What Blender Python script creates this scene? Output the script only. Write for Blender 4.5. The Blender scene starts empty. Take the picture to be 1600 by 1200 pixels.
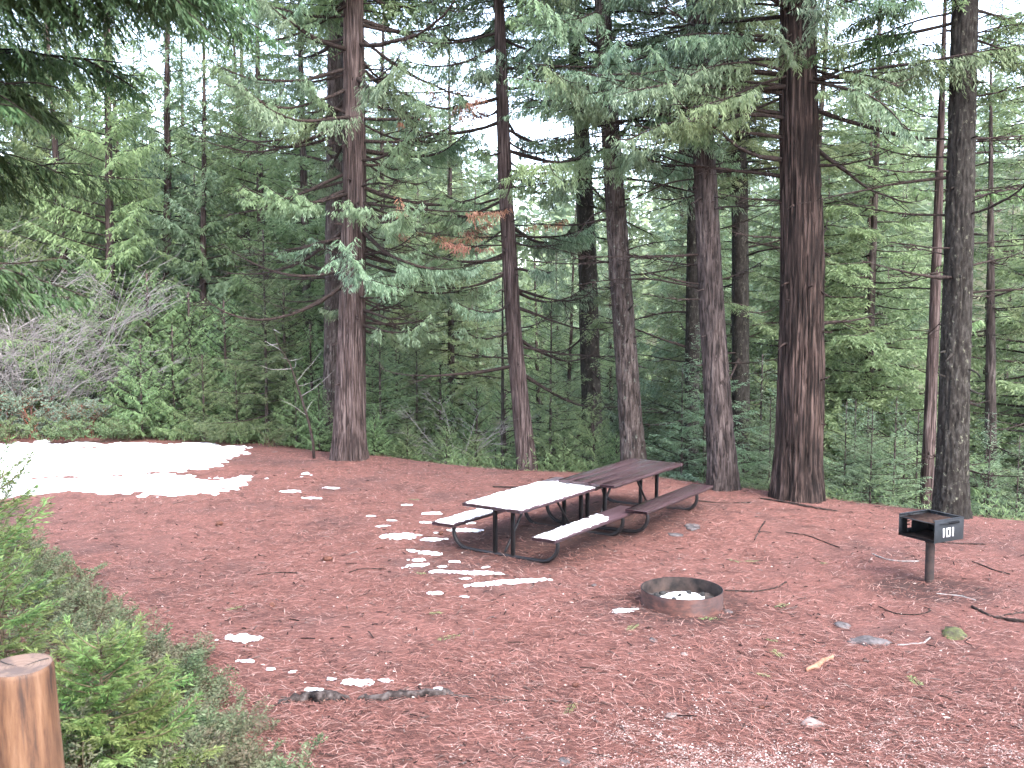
import bpy, math
import numpy as np
from math import radians as R

# ------------------------------------------------------------------ camera, sky, sun, exposure
sc = bpy.context.scene
CAM_H = 3.29
cd = bpy.data.cameras.new("camera"); cam = bpy.data.objects.new("camera", cd)
sc.collection.objects.link(cam); sc.camera = cam
cd.sensor_width = 36.0; cd.lens = 35.1
cd.clip_start = 0.05; cd.clip_end = 3000
cam.location = (0, 0, CAM_H); cam.rotation_euler = (R(90 - 4.6), 0, 0)
cd.dof.use_dof = True; cd.dof.focus_distance = 13.5; cd.dof.aperture_fstop = 5.0

SUN_EL, SUN_AZ = 44.0, 148.0            # azimuth measured from +Y towards +X
w = bpy.data.worlds.new("World"); sc.world = w; w.use_nodes = True
nt = w.node_tree; nt.nodes.clear()
sky = nt.nodes.new("ShaderNodeTexSky"); sky.sky_type = 'NISHITA'; sky.sun_disc = False
sky.sun_elevation = R(SUN_EL); sky.sun_rotation = R(SUN_AZ)
sky.altitude = 1200; sky.air_density = 1.0; sky.dust_density = 3.0; sky.ozone_density = 1.0
hs = nt.nodes.new("ShaderNodeHueSaturation"); hs.inputs['Saturation'].default_value = 0.7
bg = nt.nodes.new("ShaderNodeBackground"); bg.inputs['Strength'].default_value = 0.15
wo = nt.nodes.new("ShaderNodeOutputWorld")
nt.links.new(sky.outputs[0], hs.inputs['Color']); nt.links.new(hs.outputs[0], bg.inputs[0]); nt.links.new(bg.outputs[0], wo.inputs[0])

sd = bpy.data.lights.new("sun", 'SUN'); sd.energy = 1.5; sd.angle = R(45); sd.color = (1.0, 0.965, 0.93)
sun = bpy.data.objects.new("sun", sd); sc.collection.objects.link(sun)
sun.rotation_euler = (R(90 - SUN_EL), 0, R(180 - SUN_AZ))
vs = sc.view_settings
vs.view_transform = 'Standard'; vs.look = 'None'; vs.gamma = 1.0; vs.use_curve_mapping = False
vs.exposure = 3.05
sc.render.engine = 'CYCLES'
cy = sc.cycles
cy.max_bounces = 5; cy.diffuse_bounces = 3; cy.glossy_bounces = 2; cy.transmission_bounces = 4
cy.use_denoising = True; cy.use_adaptive_sampling = True; cy.adaptive_threshold = 0.03; cy.use_light_tree = False; cy.debug_use_spatial_splits = True

COL = sc.collection

# ------------------------------------------------------------------ helpers
def tag(o, label=None, cat=None, group=None, kind=None):
    if label: o["label"] = label
    if cat: o["category"] = cat
    if group: o["group"] = group
    if kind: o["kind"] = kind
    return o

def empty(name, loc=(0, 0, 0), rz=0.0):
    o = bpy.data.objects.new(name, None); COL.objects.link(o)
    o.empty_display_size = 0.1
    o.location = loc; o.rotation_euler = (0, 0, rz)
    return o

class MB:
    """collects vertex / face arrays, links them as one mesh object"""
    def __init__(self):
        self.v = []; self.q = []; self.t = []; self.n = 0; self.qm = []; self.tm = []
    def add(self, v, f, mi=0):
        v = np.asarray(v, float).reshape(-1, 3); f = np.asarray(f, np.int64)
        if len(f) == 0: return self
        if f.shape[1] == 4: self.q.append(f + self.n); self.qm.append(np.full(len(f), mi))
        else: self.t.append(f + self.n); self.tm.append(np.full(len(f), mi))
        self.v.append(v); self.n += len(v)
        return self
    def join(self, o):
        for a in o.v: self.v.append(a)
        for a, m in zip(o.q, o.qm): self.q.append(a + self.n); self.qm.append(m)
        for a, m in zip(o.t, o.tm): self.t.append(a + self.n); self.tm.append(m)
        self.n += o.n
        return self
    def mesh(self, name, mats, smooth=False):
        V = np.concatenate(self.v) if self.v else np.zeros((0, 3))
        q = np.concatenate(self.q) if self.q else np.zeros((0, 4), np.int64)
        t = np.concatenate(self.t) if self.t else np.zeros((0, 3), np.int64)
        me = bpy.data.meshes.new(name)
        me.vertices.add(len(V)); me.vertices.foreach_set("co", V.astype(np.float32).ravel())
        nl = q.size + t.size
        me.loops.add(nl); me.loops.foreach_set("vertex_index", np.concatenate([q.ravel(), t.ravel()]).astype(np.int32))
        nf = len(q) + len(t); me.polygons.add(nf)
        st = np.concatenate([np.arange(len(q)) * 4, q.size + np.arange(len(t)) * 3]).astype(np.int32)
        me.polygons.foreach_set("loop_start", st)
        mi = np.concatenate(self.qm + self.tm).astype(np.int32) if nf else np.zeros(0, np.int32)
        if not isinstance(mats, (list, tuple)): mats = [mats]
        for m in mats: me.materials.append(m)
        me.polygons.foreach_set("material_index", mi)
        if smooth: me.polygons.foreach_set("use_smooth", np.ones(nf, bool))
        me.update(calc_edges=True)
        return me
    def build(self, name, mats, parent=None, smooth=False, loc=None):
        o = bpy.data.objects.new(name, self.mesh(name, mats, smooth)); COL.objects.link(o)
        if parent is not None: o.parent = parent
        if loc is not None: o.location = loc
        return o

def norm(a):
    a = np.asarray(a, float)
    return a / np.maximum(np.linalg.norm(a, axis=-1, keepdims=True), 1e-9)

def box(c, s, bev=0.0, rot=None):
    """bevelled box as (verts, faces); c centre, s full size"""
    hx, hy, hz = np.array(s) / 2.0
    m = MB()
    if bev <= 0:
        v = np.array([[x, y, z] for x in (-hx, hx) for y in (-hy, hy) for z in (-hz, hz)])
        f = [[0, 1, 3, 2], [4, 6, 7, 5], [0, 4, 5, 1], [2, 3, 7, 6], [0, 2, 6, 4], [1, 5, 7, 3]]
        v = v
        fq = np.array(f); ft = np.zeros((0, 3), int)
    else:
        b = min(bev, hx * .9, hy * .9, hz * .9)
        v = []; idx = {}
        for sx in (-1, 1):
            for sy in (-1, 1):
                for sz in (-1, 1):
                    for k in range(3):
                        p = [sx * (hx - b), sy * (hy - b), sz * (hz - b)]
                        p[k] = (sx, sy, sz)[k] * (hx, hy, hz)[k]
                        idx[(sx, sy, sz, k)] = len(v); v.append(p)
        fq = []; ft = []
        S = (-1, 1)
        def g(k, a, sgn):
            key = [0, 0, 0]; o = [i for i in range(3) if i != k]
            key[k] = sgn; key[o[0]] = a[0]; key[o[1]] = a[1]
            return tuple(key)
        for k in range(3):
            for sgn in S:
                loop = [g(k, a, sgn) for a in ((-1, -1), (1, -1), (1, 1), (-1, 1))]
                fc = [idx[(*c_, k)] for c_ in loop]
                if (sgn > 0) == (k == 1): fc = fc[::-1]
                fq.append(fc)
        for k in range(3):
            o = [i for i in range(3) if i != k]
            for a in S:
                for b_ in S:
                    c0 = [0, 0, 0]; c0[o[0]] = a; c0[o[1]] = b_; c1 = list(c0); c0[k] = -1; c1[k] = 1
                    fq.append([idx[(*c0, o[0])], idx[(*c1, o[0])], idx[(*c1, o[1])], idx[(*c0, o[1])]])
        for sx in S:
            for sy in S:
                for sz in S: ft.append([idx[(sx, sy, sz, k)] for k in range(3)])
        v = np.array(v); fq = np.array(fq); ft = np.array(ft)
    if rot is not None: v = v @ np.asarray(rot).T
    v = v + np.array(c)
    m.add(v, fq)
    if len(ft):
        m.t.append(ft); m.tm.append(np.zeros(len(ft)))
    return m

def frames(P):
    P = np.asarray(P, float)
    T = norm(np.gradient(P, axis=0))
    ref = np.array([0, 0, 1.0]) if abs(T[0, 2]) < .9 else np.array([1.0, 0, 0])
    U = []; u = norm(np.cross(ref, T[0]))
    for t in T:
        u = norm(u - t * np.dot(u, t)); U.append(u)
    U = np.array(U); return T, U, np.cross(T, U)

def tube(P, rad, n=6, cap=True):
    P = np.asarray(P, float); k = len(P); rad = np.broadcast_to(np.asarray(rad, float), (k,))
    T, U, W = frames(P)
    a = np.linspace(0, 2 * np.pi, n, endpoint=False)
    ring = U[:, None, :] * np.cos(a)[None, :, None] + W[:, None, :] * np.sin(a)[None, :, None]
    V = (P[:, None, :] + ring * rad[:, None, None]).reshape(-1, 3)
    i = np.arange(k - 1)[:, None] * n; j = np.arange(n)[None, :]; jn = (j + 1) % n
    F = np.stack([i + j, i + jn, i + n + jn, i + n + j], -1).reshape(-1, 4)
    m = MB().add(V, F)
    if cap:
        base = len(V)
        m.v.append(np.array([P[0], P[-1]])); m.n += 2
        j = np.arange(n); jn = (j + 1) % n
        m.t.append(np.stack([jn, j, np.full(n, base)], -1)); m.tm.append(np.zeros(n))
        o = (k - 1) * n
        m.t.append(np.stack([o + j, o + jn, np.full(n, base + 1)], -1)); m.tm.append(np.zeros(n))
    return m

def tubes3(P, rad):
    """many three-sided tubes at once: P (B,k,3), rad (B,k)"""
    B, k, _ = P.shape
    T = norm(np.gradient(P, axis=1))
    ref = np.where(np.abs(T[:, :1, 2:3]) < .9, np.array([0, 0, 1.0]), np.array([1.0, 0, 0]))
    U = norm(np.cross(np.broadcast_to(ref, T.shape), T)); W = np.cross(T, U)
    a = np.arange(3) * 2 * np.pi / 3
    V = P[:, :, None] + (U[:, :, None] * np.cos(a)[:, None] + W[:, :, None] * np.sin(a)[:, None]) * rad[:, :, None, None]
    idx = np.arange(B * k * 3).reshape(B, k, 3)
    nx = np.roll(idx, -1, axis=2)
    F = np.stack([idx[:, :-1], nx[:, :-1], nx[:, 1:], idx[:, 1:]], -1).reshape(-1, 4)
    return MB().add(V.reshape(-1, 3), F)

# value noise -------------------------------------------------------
def _h(ix, iy, iz, s):
    n = (ix * 374761393 + iy * 668265263 + iz * 1274126177 + s * 974711) & 0xFFFFFFFF
    n = ((n ^ (n >> 13)) * 1274126177) & 0xFFFFFFFF
    return ((n ^ (n >> 16)) & 0xFFFF) / 65535.0 * 2 - 1
def vnoise(x, y, z=0.0, s=0):
    x, y, z = np.broadcast_arrays(np.asarray(x, float), np.asarray(y, float), np.asarray(z, float))
    ix, iy, iz = np.floor(x).astype(np.int64), np.floor(y).astype(np.int64), np.floor(z).astype(np.int64)
    fx, fy, fz = x - ix, y - iy, z - iz
    fx, fy, fz = [t * t * (3 - 2 * t) for t in (fx, fy, fz)]
    r = 0
    for a in (0, 1):
        for b in (0, 1):
            for c in (0, 1):
                r = r + _h(ix + a, iy + b, iz + c, s) * (fx if a else 1 - fx) * (fy if b else 1 - fy) * (fz if c else 1 - fz)
    return r
def fbm(x, y, z=0.0, s=0, o=4):
    r = 0; a = .5; k = 1.0
    for i in range(o): r = r + a * vnoise(np.asarray(x) * k, np.asarray(y) * k, np.asarray(z) * k, s + i); a *= .5; k *= 2.03
    return r
def sstep(a, b, x):
    t = np.clip((np.asarray(x, float) - a) / (b - a), 0, 1); return t * t * (3 - 2 * t)

# ------------------------------------------------------------------ materials
def mat(name):
    m = bpy.data.materials.new(name); m.use_nodes = True
    n = m.node_tree.nodes; b = n["Principled BSDF"]
    return m, m.node_tree, b
def N(t, typ, **kw):
    n = t.nodes.new(typ)
    for k, v in kw.items(): setattr(n, k, v)
    return n
def L(t, a, b): t.links.new(a, b)
def ramp(t, fac, stops):
    r = N(t, "ShaderNodeValToRGB"); L(t, fac, r.inputs[0])
    e = r.color_ramp.elements
    while len(e) < len(stops): e.new(0.5)
    for x, (p, c) in zip(e, stops):
        x.position = p; x.color = (*c, 1) if len(c) == 3 else c
    return r.outputs[0]
def noise_tex(t, scale=5, detail=4, rough=.6, vec=None, dim='3D'):
    n = N(t, "ShaderNodeTexNoise"); n.inputs['Scale'].default_value = scale
    n.inputs['Detail'].default_value = detail; n.inputs['Roughness'].default_value = rough
    if vec is not None: L(t, vec, n.inputs['Vector'])
    return n.outputs[0]
def mapped(t, scale=(1, 1, 1), rot=(0, 0, 0), src='Object'):
    tc = N(t, "ShaderNodeTexCoord"); mp = N(t, "ShaderNodeMapping")
    mp.inputs['Scale'].default_value = scale; mp.inputs['Rotation'].default_value = rot
    L(t, tc.outputs[src], mp.inputs[0]); return mp.outputs[0]
def mix(t, fac, a, b, mode='MIX'):
    m = N(t, "ShaderNodeMix"); m.data_type = 'RGBA'; m.blend_type = mode
    for s, v in ((m.inputs[0], fac), (m.inputs[6], a), (m.inputs[7], b)):
        if hasattr(v, 'is_output'): L(t, v, s)
        elif isinstance(v, (int, float)): s.default_value = v
        else: s.default_value = (*v, 1)
    return m.outputs[2]
def bump(t, h, b, strength=.5, dist=.02):
    n = N(t, "ShaderNodeBump"); n.inputs['Strength'].default_value = strength; n.inputs['Distance'].default_value = dist
    L(t, h, n.inputs['Height']); L(t, n.outputs[0], b.inputs['Normal'])

def leaf_mat(name, stops, alt, trans=.3, nscale=.35, rough=.55):
    """colour by leaf (random per island) drifting towards alt by clump"""
    m, t, b = mat(name)
    g = N(t, "ShaderNodeNewGeometry"); oi = N(t, "ShaderNodeObjectInfo")
    c = ramp(t, g.outputs['Random Per Island'], stops)
    tc = N(t, "ShaderNodeTexCoord")
    nz = noise_tex(t, nscale, 3, .6, tc.outputs['Object'])
    f = ramp(t, nz, [(.38, (0, 0, 0)), (.68, (1, 1, 1))])
    c = mix(t, f, c, alt)
    hv = N(t, "ShaderNodeHueSaturation")
    mr = N(t, "ShaderNodeMapRange"); L(t, oi.outputs['Random'], mr.inputs[0]); mr.inputs[3].default_value = .485; mr.inputs[4].default_value = .525
    mv = N(t, "ShaderNodeMapRange"); L(t, oi.outputs['Random'], mv.inputs[0]); mv.inputs[3].default_value = .8; mv.inputs[4].default_value = 1.2
    L(t, mr.outputs[0], hv.inputs['Hue']); L(t, mv.outputs[0], hv.inputs['Value']); L(t, c, hv.inputs['Color'])
    c = hv.outputs[0]
    L(t, c, b.inputs['Base Color']); b.inputs['Roughness'].default_value = rough
    b.inputs['Specular IOR Level'].default_value = .25
    tr = N(t, "ShaderNodeBsdfTranslucent"); L(t, c, tr.inputs[0])
    ms = N(t, "ShaderNodeMixShader"); ms.inputs[0].default_value = trans
    out = t.nodes["Material Output"]
    L(t, b.outputs[0], ms.inputs[1]); L(t, tr.outputs[0], ms.inputs[2]); L(t, ms.outputs[0], out.inputs[0])
    return m

M = {}
M['cedar'] = leaf_mat('cedar_foliage', [(0, (.06, .105, .065)), (.5, (.145, .21, .135)), (1, (.26, .33, .235))], (.17, .225, .10), trans=.45)
M['fir'] = leaf_mat('fir_foliage', [(0, (.06, .095, .045)), (.5, (.14, .185, .085)), (1, (.23, .28, .155))], (.175, .22, .105), trans=.5)
M['bright'] = leaf_mat('young_foliage', [(0, (.08, .13, .06)), (.5, (.165, .235, .10)), (1, (.27, .335, .165))], (.20, .265, .125), trans=.5)
M['sapling'] = leaf_mat('sapling_foliage', [(0, (.0430, .0860, .0215)), (.5, (.0903, .1634, .0430)), (1, (.1806, .2494, .0860))], (.1634, .1892, .0645), nscale=2.5)
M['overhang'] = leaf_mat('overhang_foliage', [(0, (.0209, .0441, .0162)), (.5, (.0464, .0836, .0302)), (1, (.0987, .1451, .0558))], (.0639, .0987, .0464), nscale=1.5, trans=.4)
M['misery'] = leaf_mat('groundcover_foliage', [(0, (.0387, .0688, .0301)), (.5, (.0860, .1247, .0559)), (1, (.1634, .2021, .1118))], (.1118, .0903, .0602), nscale=2.6)
M['grey'] = leaf_mat('manzanita_foliage', [(0, (.09, .13, .09)), (.5, (.16, .20, .15)), (1, (.25, .28, .22))], (.12, .17, .11), nscale=1.0)
M['dead'] = leaf_mat('dead_foliage', [(0, (.20, .09, .055)), (.5, (.30, .14, .09)), (1, (.42, .23, .16))], (.24, .12, .08), trans=.2)
M['far'] = leaf_mat('far_foliage', [(0, (.09, .13, .085)), (.5, (.13, .17, .10)), (1, (.18, .22, .12))], (.17, .20, .10), nscale=.05)

def bark_mat(name, dark, mid, light, lichen=None, xs=26, zs=2.2, wave=0.0, bumpd=.02):
    m, t, b = mat(name)
    v = mapped(t, (xs, xs, zs))
    n1 = noise_tex(t, 1.0, 6, .62, v)
    c = ramp(t, n1, [(.38, dark), (.50, mid), (.63, light)])
    v2 = mapped(t, (1.3, 1.3, .6)); n2 = noise_tex(t, 1.0, 3, .6, v2)
    c = mix(t, ramp(t, n2, [(.35, (0, 0, 0)), (.7, (.75, .75, .75))]), c, dark)
    if lichen:
        v3 = mapped(t, (16, 16, 11)); n3 = noise_tex(t, 1.0, 4, .7, v3)
        c = mix(t, ramp(t, n3, [(.60, (0, 0, 0)), (.68, (.8, .8, .8))]), c, lichen)
    L(t, c, b.inputs['Base Color'])
    b.inputs['Roughness'].default_value = .9; b.inputs['Specular IOR Level'].default_value = .15
    bump(t, n1, b, .9, bumpd)
    return m
M['bark_cedar'] = bark_mat('cedar_bark', (.0129, .0086, .0077), (.0580, .0387, .0355), (.1344, .1010, .0946), xs=30, zs=1.6)
M['bark_cedar_dark'] = bark_mat('old_cedar_bark', (.0043, .0029, .0025), (.0255, .0156, .0132), (.0870, .0586, .0502), xs=24, zs=1.4)
M['bark_fir'] = bark_mat('fir_bark', (.0129, .0095, .0086), (.0516, .0378, .0335), (.1118, .0903, .0834), lichen=(.1290, .1419, .1161), xs=24, zs=3)
M['bark_pine'] = bark_mat('pine_bark', (.0103, .0077, .0073), (.0516, .0378, .0353), (.1075, .0843, .0791), xs=24, zs=2.6)
M['bark_dark'] = bark_mat('mossy_bark', (.0103, .0082, .0069), (.0224, .0189, .0163), (.0473, .0430, .0378), lichen=(.1290, .1290, .0946), xs=20, zs=8)
M['twig'] = bark_mat('dead_limb', (.0112, .0077, .0069), (.0275, .0181, .0155), (.0645, .0473, .0413), xs=30, zs=30, bumpd=.004)
M['twig_grey'] = bark_mat('bare_twig', (.13, .115, .11), (.24, .22, .212), (.35, .33, .32), xs=30, zs=30, bumpd=.004)
M['red_stem'] = bark_mat('red_stem', (.10, .03, .02), (.20, .065, .045), (.28, .13, .10), xs=30, zs=20, bumpd=.004)
M['stem'] = bark_mat('sapling_stem', (.05, .035, .022), (.10, .075, .045), (.17, .13, .09), xs=30, zs=20, bumpd=.004)
M['drift'] = bark_mat('weathered_root', (.010, .0075, .007), (.036, .027, .025), (.085, .07, .066), xs=14, zs=14, bumpd=.012)

def ground_mat():
    m, t, b = mat('needle_floor')
    a = noise_tex(t, 1.0, 5, .7, mapped(t, (13, 85, 8), (0, 0, .35)))
    a2 = noise_tex(t, 1.0, 5, .7, mapped(t, (16, 95, 8), (0, 0, -.5)))
    s = N(t, "ShaderNodeMath", operation='MAXIMUM'); L(t, a, s.inputs[0]); L(t, a2, s.inputs[1])
    c = ramp(t, s.outputs[0], [(.40, (.0295, .0136, .0118)), (.52, (.1162, .0488, .0396)), (.62, (.2213, .0999, .0816)), (.76, (.3738, .2391, .2039))])
    d = noise_tex(t, .55, 5, .62, mapped(t))
    soil = ramp(t, d, [(.50, (0, 0, 0)), (.66, (.6020, .6020, .6020))])
    c = mix(t, soil, c, (.0602, .0361, .0335))
    d2 = noise_tex(t, 2.6, 4, .7, mapped(t))
    c = mix(t, ramp(t, d2, [(.50, (0, 0, 0)), (.72, (.75, .75, .75))]), c, (.036, .018, .015))
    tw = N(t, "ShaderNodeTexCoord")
    for (cx_, cy__, rz_, sx_, sy_) in ((.35, 13.55, .98, 1.75, 1.25), (1.75, 15.0, .99, 1.75, 1.25), (1.86, 10.72, 0, .95, .8), (4.9, 11.3, 0, .8, .7)):  # trodden soil by tables, ring and grill; dark tone also paints contact shade
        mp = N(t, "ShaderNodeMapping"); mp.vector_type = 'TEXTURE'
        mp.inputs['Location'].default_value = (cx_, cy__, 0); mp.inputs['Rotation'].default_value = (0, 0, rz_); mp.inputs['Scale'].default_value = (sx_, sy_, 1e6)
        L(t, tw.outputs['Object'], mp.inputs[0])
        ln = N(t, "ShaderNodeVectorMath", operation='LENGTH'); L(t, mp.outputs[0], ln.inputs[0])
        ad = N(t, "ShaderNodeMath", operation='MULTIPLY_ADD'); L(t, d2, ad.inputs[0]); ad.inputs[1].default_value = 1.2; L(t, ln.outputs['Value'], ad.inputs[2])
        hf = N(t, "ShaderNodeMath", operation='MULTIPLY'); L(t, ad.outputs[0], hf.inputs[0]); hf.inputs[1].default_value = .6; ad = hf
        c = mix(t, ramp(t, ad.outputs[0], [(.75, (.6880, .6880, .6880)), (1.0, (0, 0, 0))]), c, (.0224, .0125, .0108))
    v = N(t, "ShaderNodeTexVoronoi"); v.inputs['Scale'].default_value = 26; L(t, mapped(t), v.inputs['Vector'])
    vn = ramp(t, v.outputs['Distance'], [(.10, (1, 1, 1)), (.16, (0, 0, 0))])
    vr = ramp(t, v.outputs['Color'], [(.78, (0, 0, 0)), (.74, (1, 1, 1))])
    fl = mix(t, 1.0, vn, vr, 'MULTIPLY')
    c = mix(t, fl, c, (.2838, .1978, .1677))
    # beyond the clearing the floor turns to dark duff, far off to brush
    tc = N(t, "ShaderNodeTexCoord"); sp = N(t, "ShaderNodeSeparateXYZ"); L(t, tc.outputs['Object'], sp.inputs[0])
    mr = N(t, "ShaderNodeMapRange"); L(t, sp.outputs[1], mr.inputs[0]); mr.inputs[1].default_value = 24; mr.inputs[2].default_value = 34
    c = mix(t, mr.outputs[0], c, (.0860, .0860, .0473))
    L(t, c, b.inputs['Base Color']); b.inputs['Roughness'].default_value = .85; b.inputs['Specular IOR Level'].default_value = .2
    bump(t, s.outputs[0], b, .8, .02)
    return m
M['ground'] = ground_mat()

def island_mat(name, stops, rough=.75, spec=.2):
    m, t, b = mat(name)
    g = N(t, "ShaderNodeNewGeometry")
    c = ramp(t, g.outputs['Random Per Island'], stops)
    L(t, c, b.inputs['Base Color']); b.inputs['Roughness'].default_value = rough; b.inputs['Specular IOR Level'].default_value = spec
    return m
M['needle'] = island_mat('pine_needle', [(0, (.0175, .0082, .0075)), (.3, (.0774, .0317, .0248)), (.65, (.1935, .0797, .0624)), (.88, (.3096, .1532, .1269)), (1, (.4257, .3064, .2687))])
M['gravel'] = island_mat('pale_gravel', [(0, (.1447, .0986, .0855)), (.5, (.2894, .2171, .1974)), (1, (.5263, .4474, .4277))])
M['chip'] = island_mat('wood_chip', [(0, (.2064, .1204, .0903)), (.5, (.3096, .2150, .1849)), (1, (.4300, .3784, .3526))])
M['crumb'] = island_mat('bark_crumb', [(0, (.0129, .0095, .0095)), (.6, (.0516, .0301, .0258)), (1, (.1376, .1032, .0946))], .9, .1)
M['sprig'] = leaf_mat('fallen_sprig', [(0, (.10, .16, .05)), (1, (.24, .30, .12))], (.16, .22, .08), trans=.1)

def snow_mat():
    m, t, b = mat('snow')
    n = noise_tex(t, 38, 4, .6, mapped(t))
    c = ramp(t, n, [(.3, (.80, .80, .83)), (.6, (.88, .88, .90))])
    L(t, c, b.inputs['Base Color']); b.inputs['Roughness'].default_value = .6
    b.inputs['Subsurface Weight'].default_value = .15; b.inputs['Subsurface Radius'].default_value = (.02, .02, .03)
    bump(t, n, b, .35, .008)
    return m
M['snow'] = snow_mat()

def plain(name, c1, c2, scale=12, rough=.6, spec=.4, bd=.002, metal=0.0, stretch=(1, 1, 1), bs=.4):
    m, t, b = mat(name)
    n = noise_tex(t, scale, 5, .62, mapped(t, stretch))
    L(t, ramp(t, n, [(.35, c1), (.65, c2)]), b.inputs['Base Color'])
    b.inputs['Roughness'].default_value = rough; b.inputs['Specular IOR Level'].default_value = spec; b.inputs['Metallic'].default_value = metal
    bump(t, n, b, bs, bd)
    return m
M['brown_paint'] = plain('brown_painted_board', (.0430, .0224, .0267), (.0791, .0464, .0542), 3.2, .32, .5, stretch=(.5, 9, 9), bd=.0015)
M['brown_wet'] = plain('wet_brown_board', (.0327, .0163, .0189), (.0774, .0447, .0516), 3.2, .22, .5, stretch=(.5, 9, 9), bd=.0015)
M['black_pipe'] = plain('black_steel_pipe', (.007, .006, .007), (.018, .015, .016), 14, .5, .3)
M['grill_black'] = plain('grill_steel', (.006, .007, .009), (.014, .015, .018), 9, .6, .25)
M['grill_rust'] = plain('rusty_grate', (.028, .015, .011), (.080, .045, .033), 22, .8, .3)
M['grill_post'] = plain('rusty_post', (.012, .0085, .008), (.036, .020, .016), 10, .7, .35)
M['white'] = plain('white_digit_paint', (.74, .74, .76), (.84, .84, .86), 30, .5, .3, bs=.1)
M['ash'] = plain('ash', (.02, .017, .016), (.075, .06, .055), 16, .95, .1, bd=.01)
M['char'] = plain('charcoal', (.008, .008, .008), (.03, .028, .027), 25, .8, .3, bd=.008)
M['rock'] = plain('grey_rock', (.035, .030, .031), (.105, .092, .092), 14, .85, .2, bd=.01)
M['moss_rock'] = plain('mossy_rock', (.030, .022, .020), (.085, .095, .035), 14, .9, .2, bd=.01)
M['pale_rock'] = plain('pale_rock', (.13, .10, .09), (.24, .195, .18), 12, .85, .2, bd=.01)
M['cone'] = plain('pine_cone', (.05, .022, .016), (.14, .06, .042), 30, .8, .2, bd=.003)
M['barkchip'] = plain('orange_bark', (.17, .075, .045), (.29, .15, .10), 10, .85, .2)

def ring_mat():
    m, t, b = mat('rusty_ring')
    n = noise_tex(t, 7, 6, .65, mapped(t, (1, 1, 2.2)))
    c = ramp(t, n, [(.34, (.0241, .0103, .0086)), (.5, (.0619, .0232, .0172)), (.66, (.1075, .0430, .0318))])
    n2 = noise_tex(t, 3.2, 3, .6, mapped(t))
    c = mix(t, ramp(t, n2, [(.5, (0, 0, 0)), (.62, (.5160, .5160, .5160))]), c, (.0473, .0344, .0361))
    L(t, c, b.inputs['Base Color']); b.inputs['Roughness'].default_value = .65; bump(t, n, b, .35, .003)
    return m
M['ring'] = ring_mat()
M['ring_in'] = plain('sooty_steel', (.007, .006, .006), (.055, .036, .030), 6, .75, .3, bd=.003)

def post_mat():
    m, t, b = mat('peeled_log')
    n = noise_tex(t, 1.0, 6, .68, mapped(t, (15, 15, 1.6)))
    c = ramp(t, n, [(.38, (.0138, .0052, .0026)), (.46, (.0602, .0241, .0095)), (.55, (.1075, .0490, .0215)), (.68, (.1591, .0860, .0464))])
    n2 = noise_tex(t, 1.0, 3, .5, mapped(t, (3, 3, 2.0)))
    c = mix(t, ramp(t, n2, [(.45, (0, 0, 0)), (.7, (.7310, .7310, .7310))]), c, (.0473, .0206, .0112))
    n3 = noise_tex(t, 1.0, 4, .7, mapped(t, (70, 70, 2)))
    c = mix(t, ramp(t, n3, [(.58, (0, 0, 0)), (.7, (.6020, .6020, .6020))]), c, (.0430, .0215, .0129))
    L(t, c, b.inputs['Base Color']); b.inputs['Roughness'].default_value = .7; bump(t, n, b, .4, .006)
    return m
M['post'] = post_mat()
def post_top_mat():
    m, t, b = mat('log_end_grain')
    tc = N(t, "ShaderNodeTexCoord"); sp = N(t, "ShaderNodeVectorMath", operation='LENGTH'); L(t, tc.outputs['Object'], sp.inputs[0])
    wv = N(t, "ShaderNodeTexNoise"); wv.noise_dimensions = '1D'; wv.inputs['Scale'].default_value = 90; L(t, sp.outputs['Value'], wv.inputs['W'])
    c = ramp(t, wv.outputs[0], [(.3, (.0903, .0516, .0344)), (.7, (.1806, .1204, .0903))])
    n = noise_tex(t, 7, 4, .6, tc.outputs['Object'])
    c = mix(t, ramp(t, n, [(.48, (0, 0, 0)), (.58, (.75, .75, .75))]), c, (.06, .038, .031))
    L(t, c, b.inputs['Base Color']); b.inputs['Roughness'].default_value = .75
    return m
M['post_top'] = post_top_mat()

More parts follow.
